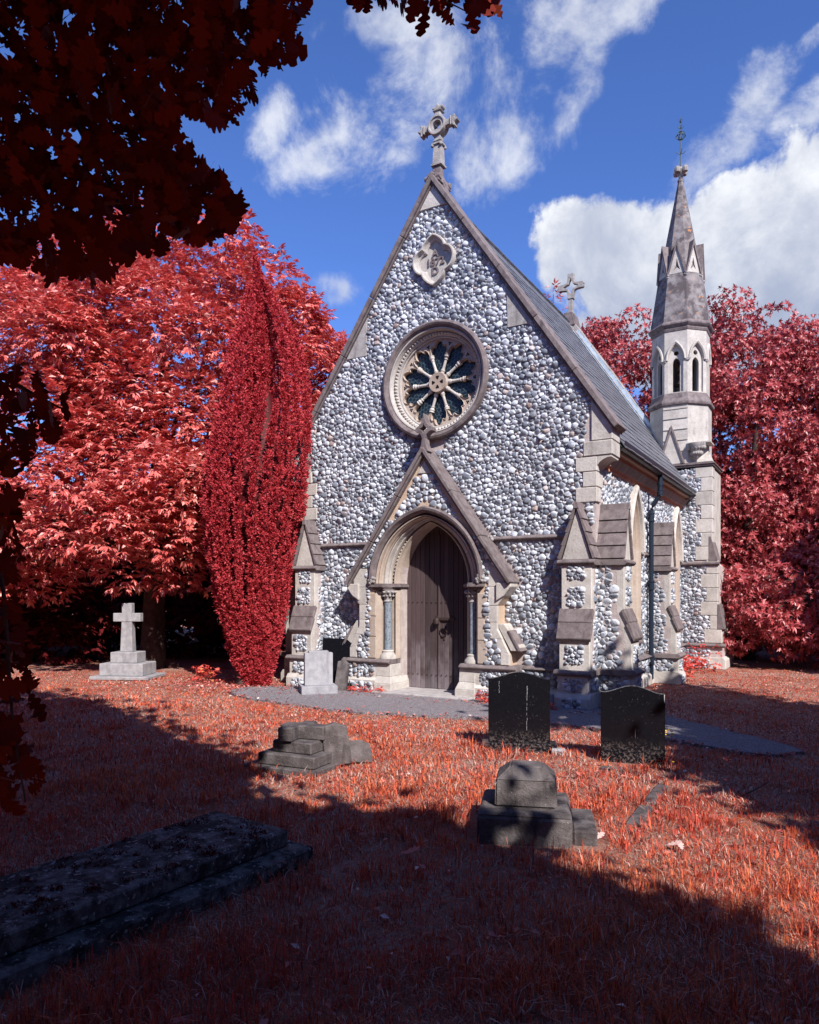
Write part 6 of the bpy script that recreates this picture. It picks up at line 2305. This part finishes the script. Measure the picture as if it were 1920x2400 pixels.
bough = MB()
for pts, r in (([(-500, -300, 3.2), (0, 60, 3.0), (150, 230, 2.9), (240, 400, 2.8), (300, 520, 2.7)], 0.022), ([(60, -350, 3.1), (130, 60, 2.8), (200, 180, 2.7), (330, 330, 2.6), (500, 450, 2.5)], 0.016),
               ([(300, -400, 3.2), (560, -60, 2.9), (628, 60, 2.8), (640, 140, 2.7)], 0.012), ([(630, 95, 2.8), (680, 112, 2.75), (720, 108, 2.7)], 0.006), ([(-300, 700, 2.6), (0, 880, 2.4), (90, 930, 2.3), (150, 960, 2.3)], 0.012),
               ([(-300, 700, 2.6), (-40, 1100, 2.3), (10, 1400, 2.2), (30, 1700, 2.1), (60, 1880, 2.1)], 0.010), ([(700, -500, 3.2), (900, -120, 3.0), (1000, -20, 2.9), (1100, 30, 2.85)], 0.008)):
    path_ = [at_px(*p) for p in pts]
    bough.tube(path_, [r * (1 - 0.75 * i / (len(path_) - 1)) for i in range(len(path_))], 6)
bough.build('hanging_twigs', 'bark', oak, smooth=True)

# crown over and behind the photographer: it shades the foreground
SHA = [(-1900, 1600), (-400, 1612), (90, 1622), (200, 1640), (330, 1690), (360, 1715), (470, 1755), (560, 1800), (640, 1830), (760, 1850), (860, 1880), (1010, 1910), (1130, 1975), (1300, 2030), (1480, 2105), (1600, 2150), (1740, 2170), (1850, 2240), (1960, 2340), (2300, 2560), (4200, 3400), (1800, 4200), (960, 4600), (-2600, 4300), (-4200, 3000)]
SHB = [(1575, 1600), (1700, 1612), (1920, 1655), (2300, 1720), (2900, 1850), (2900, 2350), (2300, 2130), (1930, 1975), (1800, 1905), (1700, 1850), (1600, 1805), (1545, 1775), (1560, 1715), (1480, 1700), (1340, 1704), (1190, 1694), (1180, 1655), (1300, 1650), (1400, 1652), (1490, 1625)]
rays = np.array(SUN) / SUN.z


def shade_canopy(poly_px, count, hr, rng, h_by_dist=None):
    wp = [gnd(u, v) for u, v in poly_px]
    poly = [(p.x, p.y) for p in wp]
    xs = [p[0] for p in poly]
    ys = [p[1] for p in poly]
    out = []
    while sum(len(o) for o in out) < count:
        x = rng.uniform(min(xs), max(xs), count)
        y = rng.uniform(min(ys), max(ys), count)
        m_ = inpoly_np(x, y, poly)
        x, y = x[m_], y[m_]
        # ragged outline and a few openings
        nn_ = np.array([mnoise.noise(Vector((a * 0.9, b * 0.9, 2.0))) + 0.75 * mnoise.noise(Vector((a * 2.8, b * 2.8, 7.0))) for a, b in zip(x, y)])
        ed = np.array([edgedist(a, b, poly) for a, b in zip(x, y)])
        m_ = nn_ < 0.56 - 0.50 * np.clip(1 - ed / 0.55, 0, 1)
        x, y = x[m_], y[m_]
        jit = rng.normal(0, 1, (2, len(x))) * np.where(rng.random(len(x)) < 0.35, 0.28, 0.05)
        x, y = x + jit[0], y + jit[1]
        h = rng.uniform(hr[0], hr[1], len(x))
        P = np.stack([x, y, np.zeros(len(x))], 1) + rays * h[:, None]
        u, v, d = pj_np(P)
        seen = (d > 0.05) & (u > -700) & (u < 2620) & (v > -420) & (v < 2500)
        # where it would hang into the view it grows higher instead
        for _ in range(18):
            h = np.where(seen, h + 0.8, h)
            P = np.stack([x, y, np.zeros(len(x))], 1) + rays * h[:, None]
            u, v, d = pj_np(P)
            seen = (d > 0.05) & (u > -700) & (u < 2620) & (v > -420) & (v < 2500)
        P = P[~seen]
        out.append(P)
    return np.concatenate(out)[:count]


def canopy_leaves(P, rng, size):
    n = len(P)
    ax = rng.normal(0, 1, (n, 3))
    ax[:, 2] -= 0.3
    nr = rng.normal(0, 0.55, (n, 3)) + np.array(SUN) * 0.9
    L = size * (0.7 + 0.6 * rng.random(n))
    return leaves(P - unit(ax) * (L * 0.5)[:, None], ax, nr, L, L * 0.62, 'lance', 0.2, 0.1)


PA = shade_canopy(SHA, 85000, (4.2, 7.0), rg)
V, F, k = canopy_leaves(PA - OI, rg, 0.26)
crown = tag(np_mesh('crown', V, F, tones(len(PA), k, 0.1, rg), 'oak_leaf', oak), kind='stuff')
MB().tube([(0, 0, -0.1), (0.05, 0, 0.6), (0.0, 0.05, 2.2), (-0.2, 0.1, 4.2), (-0.3, 0.2, 6.5)], [0.50, 0.38, 0.33, 0.26, 0.10], 14).build('trunk', 'bark', oak, smooth=True)
rr_ = random.Random(8)
limbs((-0.1, 0.1, 3.0), [tuple(PA[i] - OI) for i in rr_.sample(range(len(PA)), 26)], 0.12, 'boughs', oak, rng=rr_)
tb = cw(11.5, 1.5)
oak2 = tag(empty('oak_tree', tb), 'second oak out of view to the right, its shade crossing the path', 'tree')
OI2 = np.array((tb.x, tb.y, 0))
PB = shade_canopy(SHB, 16000, (4.5, 7.0), rg)
V, F, k = canopy_leaves(PB - OI2, rg, 0.22)
tag(np_mesh('crown', V, F, tones(len(PB), k, 0.1, rg), 'oak_leaf', oak2), kind='stuff')
MB().tube([(0, 0, -0.1), (0.05, 0, 0.6), (0.0, 0.05, 2.2), (-0.2, 0.1, 4.2), (-0.3, 0.2, 5.5)], [0.42, 0.32, 0.28, 0.2, 0.08], 12).build('trunk', 'bark', oak2, smooth=True)
limbs((-0.1, 0.1, 2.6), [tuple(PB[i] - OI2) for i in rr_.sample(range(len(PB)), 14)], 0.10, 'boughs', oak2, rng=rr_)

# ------------------------------------------------------------------ grass
rg = np.random.default_rng(71)


def free(x, y):
    ok = ~inpoly_np(x, y, path_poly)
    for f in FOOT:
        ok &= ~inpoly_np(x, y, f)
    return ok


NB = 190000
PER = 16
NTU = NB // PER * 2
d = 2.2 * (15.5 / 2.2) ** (rg.random(NTU) ** 0.92)
d = np.where(rg.random(NTU) < 0.12, rg.uniform(9, 24, NTU), d)
X = rg.uniform(-1, 1, NTU) * (0.66 * d + 1.2)
tx_ = CAM.x + RT.x * X + FW.x * d
ty_ = CAM.y + RT.y * X + FW.y * d
# worn, thin patches
thin = np.array([mnoise.noise(Vector((a * 1.4, b * 1.4, 12.0))) + 0.6 * mnoise.noise(Vector((a * 4.0, b * 4.0, 15.0))) for a, b in zip(tx_, ty_)])
worn = thin > 0.36
spread_ = rg.uniform(0.02, 0.10, len(tx_)) * np.clip(d / 5, 0.8, 2.0)
off_ = rg.normal(0, 1, (len(tx_), PER, 2)) * spread_[:, None, None]
gx = (tx_[:, None] + off_[:, :, 0]).ravel()
gy = (ty_[:, None] + off_[:, :, 1]).ravel()
rad_dir = np.arctan2(off_[:, :, 1], off_[:, :, 0]).ravel()
d = np.repeat(d, PER)
tuft_h = np.repeat(rg.uniform(0.6, 1.5, len(tx_)) * np.where(worn, 0.5, 1.0), PER)
tuft_c = np.repeat(rg.normal(0, 0.22, len(tx_)) + np.where(worn, 0.45, 0.0), PER)
jx = rg.normal(0, 0.08, len(gx))
ok = free(gx + jx, gy + rg.normal(0, 0.08, len(gx)))
for f in FOOT:
    ok &= ~inpoly_np(gx, gy, f)
gx, gy, d, rad_dir, tuft_h, tuft_c = (q[ok][:NB] for q in (gx, gy, d, rad_dir, tuft_h, tuft_c))
n = len(gx)
print('grass blades', n)
nz_ = np.array([mnoise.noise(Vector((a * 0.7, b * 0.7, 1.0))) for a, b in zip(gx, gy)])
nt_2 = np.array([mnoise.noise(Vector((a * 2.6, b * 2.6, 5.0))) for a, b in zip(gx, gy)])
nd_ = np.array([mnoise.noise(Vector((a * 0.9 + 9, b * 0.9, 8.0))) for a, b in zip(gx, gy)])
gh = np.array([hgt(a, b) for a, b in zip(gx, gy)]) - 0.012
# lush by the tombs and in the bright patch on the right, cropped and dry towards the path
lush = np.clip(0.42 + 0.5 * nt_2 + 0.3 * nz_ + 0.10 * (6.5 - d) / 3, 0.0, 1.2)
lush *= np.clip(1.0 - (gy + 3.3) * 0.55, 0.30, 1.0)
near_tomb = np.zeros(n)
for f in FOOT[1:]:
    cxm, cym = np.mean([p[0] for p in f]), np.mean([p[1] for p in f])
    rad = max(math.hypot(p[0] - cxm, p[1] - cym) for p in f)
    near_tomb = np.maximum(near_tomb, np.clip(1.25 - (np.hypot(gx - cxm, gy - cym) - rad * 0.75) / 0.35, 0, 1))
lush = lush + near_tomb * 0.35 * (rg.random(n) < 0.6)
hgt_b = (0.020 + 0.085 * lush * (0.35 + rg.random(n))) * (0.75 + 0.5 * rg.random(n)) * tuft_h
dry = np.clip(0.36 - 0.55 * lush + 0.9 * nd_ + 0.8 * tuft_c + 0.22 * np.clip((gy + 5.2) / 2, 0, 1), 0, 1)
isdry = rg.random(n) < 0.10 + 0.65 * dry
wid = (0.0019 + 0.0021 * rg.random(n)) * np.clip(d / 4.5, 0.85, 2.6)
az_ = rad_dir + rg.normal(0, 0.7, n)
lean = np.abs(rg.normal(0.45, 0.35, n))
lean = np.where(isdry, lean + 0.55, lean)
hgt_b = np.where(isdry, hgt_b * 0.75, hgt_b)
dirx, diry = np.cos(az_), np.sin(az_)
sx_, sy_ = -diry, dirx
Vg = np.empty((n, 5, 3), dtype=np.float32)
b0 = np.stack([gx, gy, gh], 1)
sd_ = np.stack([sx_ * wid, sy_ * wid, np.zeros(n)], 1)
m1 = b0 + np.stack([dirx * hgt_b * lean * 0.35, diry * hgt_b * lean * 0.35, hgt_b * 0.6], 1)
t1 = b0 + np.stack([dirx * hgt_b * lean * 1.15, diry * hgt_b * lean * 1.15, hgt_b * np.clip(1.05 - 0.3 * lean, 0.25, 1)], 1)
Vg[:, 0], Vg[:, 1], Vg[:, 2], Vg[:, 3], Vg[:, 4] = b0 - sd_, b0 + sd_, m1 + sd_ * 0.8, m1 - sd_ * 0.8, t1
i5 = (np.arange(n) * 5)[:, None]
quads = np.concatenate([i5, i5 + 1, i5 + 2, i5 + 3], 1)
tris = np.concatenate([i5 + 3, i5 + 2, i5 + 4], 1)
cr = np.array([0.56, 0.078, 0.05])
co_ = np.array([0.72, 0.20, 0.08])
cd = np.array([0.60, 0.40, 0.33])
cb = np.array([0.30, 0.06, 0.045])
f1 = np.clip(0.40 + 0.55 * nz_ + tuft_c + rg.normal(0, 0.18, n), 0, 1)[:, None]
colr = cr * (1 - f1) + co_ * f1
f2 = (rg.random(n) < 0.18)[:, None]
colr = np.where(f2, cb, colr)
colr = np.where(isdry[:, None], cd * (0.7 + 0.5 * rg.random((n, 1))), colr)
colr = colr * (0.75 + 0.5 * rg.random((n, 1)))
tg = np.ones((n, 5, 4), dtype=np.float32)
tg[:, :, :3] = colr[:, None, :]
grass = np_mesh('grass', Vg.reshape(-1, 3), [quads, tris], tg.reshape(-1, 4), 'grass_blade')
tag(grass, 'short red and straw coloured grass over the graveyard', 'grass', kind='stuff')

# a mat of short dead and living blades between the tufts
NM = 230000
d = 2.2 * (16 / 2.2) ** rg.random(NM)
X = rg.uniform(-1, 1, NM) * (0.66 * d + 1.0)
mx2 = CAM.x + RT.x * X + FW.x * d
my2 = CAM.y + RT.y * X + FW.y * d
ok = free(mx2 + rg.normal(0, 0.06, NM), my2 + rg.normal(0, 0.06, NM))
for f in FOOT:
    ok &= ~inpoly_np(mx2, my2, f)
mx2, my2, d = mx2[ok], my2[ok], d[ok]
n = len(mx2)
b0 = np.stack([mx2, my2, np.array([hgt(a, b) for a, b in zip(mx2, my2)]) - 0.006], 1)
aa = rg.random(n) * 2 * PI
ln_ = rg.uniform(0.018, 0.05, n) * np.clip(d / 5, 0.8, 1.6)
w2 = 0.0022 * np.clip(d / 4.5, 0.8, 2.4)
tip = b0 + np.stack([np.cos(aa) * ln_, np.sin(aa) * ln_, ln_ * rg.uniform(0.12, 0.7, n)], 1)
sdv = np.stack([-np.sin(aa) * w2, np.cos(aa) * w2, np.zeros(n)], 1)
Vm = np.stack([b0 - sdv, b0 + sdv, tip], 1).reshape(-1, 3)
pick = rg.random((n, 1))
cm_ = np.where(pick < 0.42, cd * 0.95, np.where(pick < 0.72, cr, co_)) * (0.6 + 0.6 * rg.random((n, 1)))
tm = np.ones((n, 3, 4), dtype=np.float32)
tm[:, :, :3] = cm_[:, None, :]
mat_ = np_mesh('turf_mat', Vm, np.arange(n * 3).reshape(-1, 3), tm.reshape(-1, 4), 'grass_blade')
tag(mat_, 'low mat of short dead and red grass under the tufts', 'grass', kind='stuff')

# cushions of moss on the ledger
mc = np.stack([rg.uniform(-wid_l / 2 + 0.03, wid_l / 2 - 0.03, 90), rg.uniform(-LT + 0.05, -0.05, 90), np.full(90, zt_)], 1)
mr = rg.uniform(0.012, 0.04, 90)
mp = np.repeat(mc, 26, 0) + rg.normal(0, 1, (90 * 26, 3)) * np.repeat(mr, 26)[:, None] * np.array((1, 1, 0.05))
mp[:, 2] = zt_ - 0.002
V, F, k = leaves(mp, rg.normal(0, 0.6, mp.shape) + np.array((0, 0, 0.7)), rg.normal(0, 1, mp.shape), 0.022, 0.010)
tag(np_mesh('moss', V, F, tones(len(mp), k, 0.0, rg), 'hedge_leaf', ledger), kind='stuff')

# ------------------------------------------------------------------ leaf litter
NL = 1300
d = rg.uniform(2.4, 16, NL * 2)
X = rg.uniform(-1, 1, NL * 2) * (0.62 * d)
lx_ = CAM.x + RT.x * X + FW.x * d
ly_ = CAM.y + RT.y * X + FW.y * d
# more of it under the yew, along the wall and the path's edge
pe = np.array([path_poly[i] for i in rg.integers(0, len(path_poly), 900)])
pe2 = np.roll(np.array(path_poly), -1, 0)[[path_poly.index(tuple(q)) for q in pe]]
qq = rg.random((900, 1))
pe = pe * (1 - qq) + pe2 * qq + rg.normal(0, 0.06, (900, 2))
ex = np.concatenate([rg.normal(-3.6, 1.0, 1500), rg.uniform(-2.6, 3.2, 500), rg.uniform(3.0, 5.6, 300), pe[:, 0]])
ey = np.concatenate([rg.normal(-1.1, 0.45, 1500), rg.normal(-0.75, 0.14, 500), rg.uniform(-1.2, 4.0, 300), pe[:, 1]])
lx_, ly_ = np.concatenate([lx_[:NL], ex]), np.concatenate([ly_[:NL], ey])
ok = np.ones(len(lx_), dtype=bool)
for f in FOOT:
    ok &= ~inpoly_np(lx_, ly_, f)
onp = inpoly_np(lx_, ly_, path_poly)
ok &= ~(onp & (rg.random(len(lx_)) < 0.7))
lx_, ly_, onp = lx_[ok], ly_[ok], onp[ok]
n = len(lx_)
P = np.stack([lx_, ly_, np.where(onp, 0.034, 0.022 + 0.02 * rg.random(n))], 1)
ax = rg.normal(0, 1, (n, 3)) * np.array((1, 1, 0.25))
nr = rg.normal(0, 0.4, (n, 3)) + np.array((0, 0, 1))
L = 0.045 * (0.6 + 0.9 * rg.random(n))
V, F, k = leaves(P, ax, nr, L, L * 0.55, 'lance', 0.5, -0.1)
tag(np_mesh('leaf_litter', V, F, tones(n, k, 0.3, rg), 'litter_leaf'), 'scattered small fallen leaves on the grass and path edge', 'leaf litter', kind='stuff')
# a few large leaves one can pick out
labs = ((938, 2012, 0.13, 0.3, 'large red fallen leaf in the dark foreground grass'), (1395, 1985, 0.09, 1.2, 'pale curled fallen leaf on bare turf right of the coped block'),
        (1560, 1998, 0.10, 0.2, 'largest pale pink fallen leaf in the bright grass patch'), (1600, 2010, 0.08, 2.0, 'smaller pale fallen leaf beside the largest pale pink one'),
        (872, 1709, 0.07, 0.1, 'cream curled fallen leaf on lit turf beyond the broken plinth'), (905, 1715, 0.08, 0.8, 'dull red fallen leaf on lit turf beyond the broken plinth'))
for u, v, s, rz_, lab in labs:
    p = gnd(u, v)
    a_ = np.array([[math.cos(rz_), math.sin(rz_), 0.1]])
    V, F, k = leaves(np.zeros((1, 3)), a_, np.array([[0.1, -0.2, 1.0]]), s, s * 0.7, 'oak', 0.9, -0.25)
    ob = np_mesh('fallen_leaf', V, F, np.tile(np.array([[0.7, 0.95 if 'pale' in lab or 'cream' in lab else 0.2, 0, 1]]), (k, 1)), 'litter_leaf')
    ob.location = (p.x, p.y, hgt(p.x, p.y) + 0.035)
    tag(ob, lab, 'leaf', 'large fallen leaves')

# ------------------------------------------------------------------ weeds and creepers at the foot of the walls
def creeper(name, pts, label, n=60, size=0.06, r=0.15):
    c0 = pts[0]
    t_ = tag(empty(name, (c0[0], c0[1], 0)), label, 'plant')
    cs = []
    for p in pts:
        m_ = MB()
        m_.tube([(p[0] - c0[0], p[1] - c0[1], 0), (p[0] - c0[0] + random.uniform(-.08, .08), p[1] - c0[1] - 0.05, p[2] * 0.6), (p[0] - c0[0] + random.uniform(-.1, .1), p[1] - c0[1] - 0.08, p[2])], [0.006, 0.004, 0.002], 5)
        m_.build('stem', 'bark', t_)
        for _ in range(n):
            cs.append((p[0] - c0[0] + rg.normal(0, r), p[1] - c0[1] + rg.normal(0, r * 0.5) - 0.04, abs(rg.normal(p[2] * 0.5, p[2] * 0.35)) + 0.03))
    cs = np.array(cs)
    dd = rg.normal(0, 1, cs.shape)
    dd[:, 2] = abs(dd[:, 2]) * 0.5
    a = sprays(cs, dd, 3, size, size * 0.5, rng=rg)
    V, F, k = leaves(*a)
    np_mesh('foliage', V, F, tones(len(a[0]), k, 0.15, rg), 'creeper_leaf', t_)


creeper('creeper', [(3.05, 3.9, 0.30), (3.1, 4.5, 0.42), (3.05, 5.1, 0.38), (3.15, 5.7, 0.35), (3.2, 6.2, 0.45)], 'red creeper sprawling at the foot of the side wall beyond the drainpipe', 46, 0.09, 0.2)
creeper('weed', [(1.18, -0.55, 0.16), (1.28, -0.52, 0.12)], 'small red weed at the right foot of the door surround', 26, 0.05, 0.07)
creeper('weed', [(-1.0, -0.50, 0.08), (-0.75, -0.5, 0.06), (-1.3, -0.5, 0.06)], 'low red weeds along the left foot of the door surround', 22, 0.05, 0.1)
creeper('ivy', [(-4.35, -0.9, 0.28), (-4.75, -0.6, 0.22)], 'small red ivy patch at the foot of the yew', 34, 0.08, 0.14)
creeper('weed', [(2.12, -0.72, 0.18), (2.28, -0.7, 0.12)], 'tuft of red weeds between the stone marker and the corner buttress', 20, 0.05, 0.07)
# bramble twig with yellowing leaves hanging by the yew
b = cw(-3.45, 14.6)
t_ = tag(empty('bramble', b), 'thin bramble trailing orange leaves left of the yew', 'plant')
pts = [(-0.55, 0, 1.75), (-0.2, 0, 1.55), (0.15, 0, 1.35), (0.4, 0, 1.0), (0.5, 0, 0.6), (0.45, 0, 0.0)]
pts = [(p[0] * RT.x, p[0] * RT.y, p[2]) for p in pts]
MB().tube(pts, 0.006, 5).build('stem', 'bark', t_)
cs = np.array([pts[i] for i in (0, 0, 1, 1, 2, 3, 3, 4)]) + rg.normal(0, 0.05, (8, 3))
a = sprays(cs, rg.normal(0, 1, (8, 3)), 4, 0.11, 0.06, rng=rg)
V, F, k = leaves(*a)
np_mesh('leaves', V, F, np.tile(np.array([[0.9, 0.9, 0, 1.0]]), (len(a[0]) * k, 1)), 'creeper_leaf', t_)
# yellow ragwort
flw = [(1577, 1800, 0.06, 'single yellow flower at the right foot of the headstone sunk in grass'), (1553, 1775, 0.30, 'taller yellow flower spike right of the headstone sunk in grass'),
       (1572, 1768, 0.26, 'second yellow flower spike behind the taller one, right of the headstone')]
for u, v, h, lab in flw:
    p = gnd(u, v)
    t_ = tag(empty('yellow_flower', (p.x, p.y, 0)), lab, 'flower', 'yellow flowers')
    MB().tube([(0, 0, 0), (0.01, 0.0, h * 0.5), (0.0, 0.01, h)], [0.003, 0.0025, 0.002], 5).build('stem', 'bark', t_)
    m_ = MB()
    for q in range(5 if h > 0.1 else 2):
        c = (random.uniform(-0.03, 0.03) * (h > 0.1), random.uniform(-0.02, 0.02) * (h > 0.1), h - 0.02 * q * (h > 0.1))
        m_.lathe([(0.003, -0.006), (0.016, 0.0), (0.012, 0.006), (0.002, 0.008)], c, 8)
    m_.build('bloom', 'yellow_petal', t_)
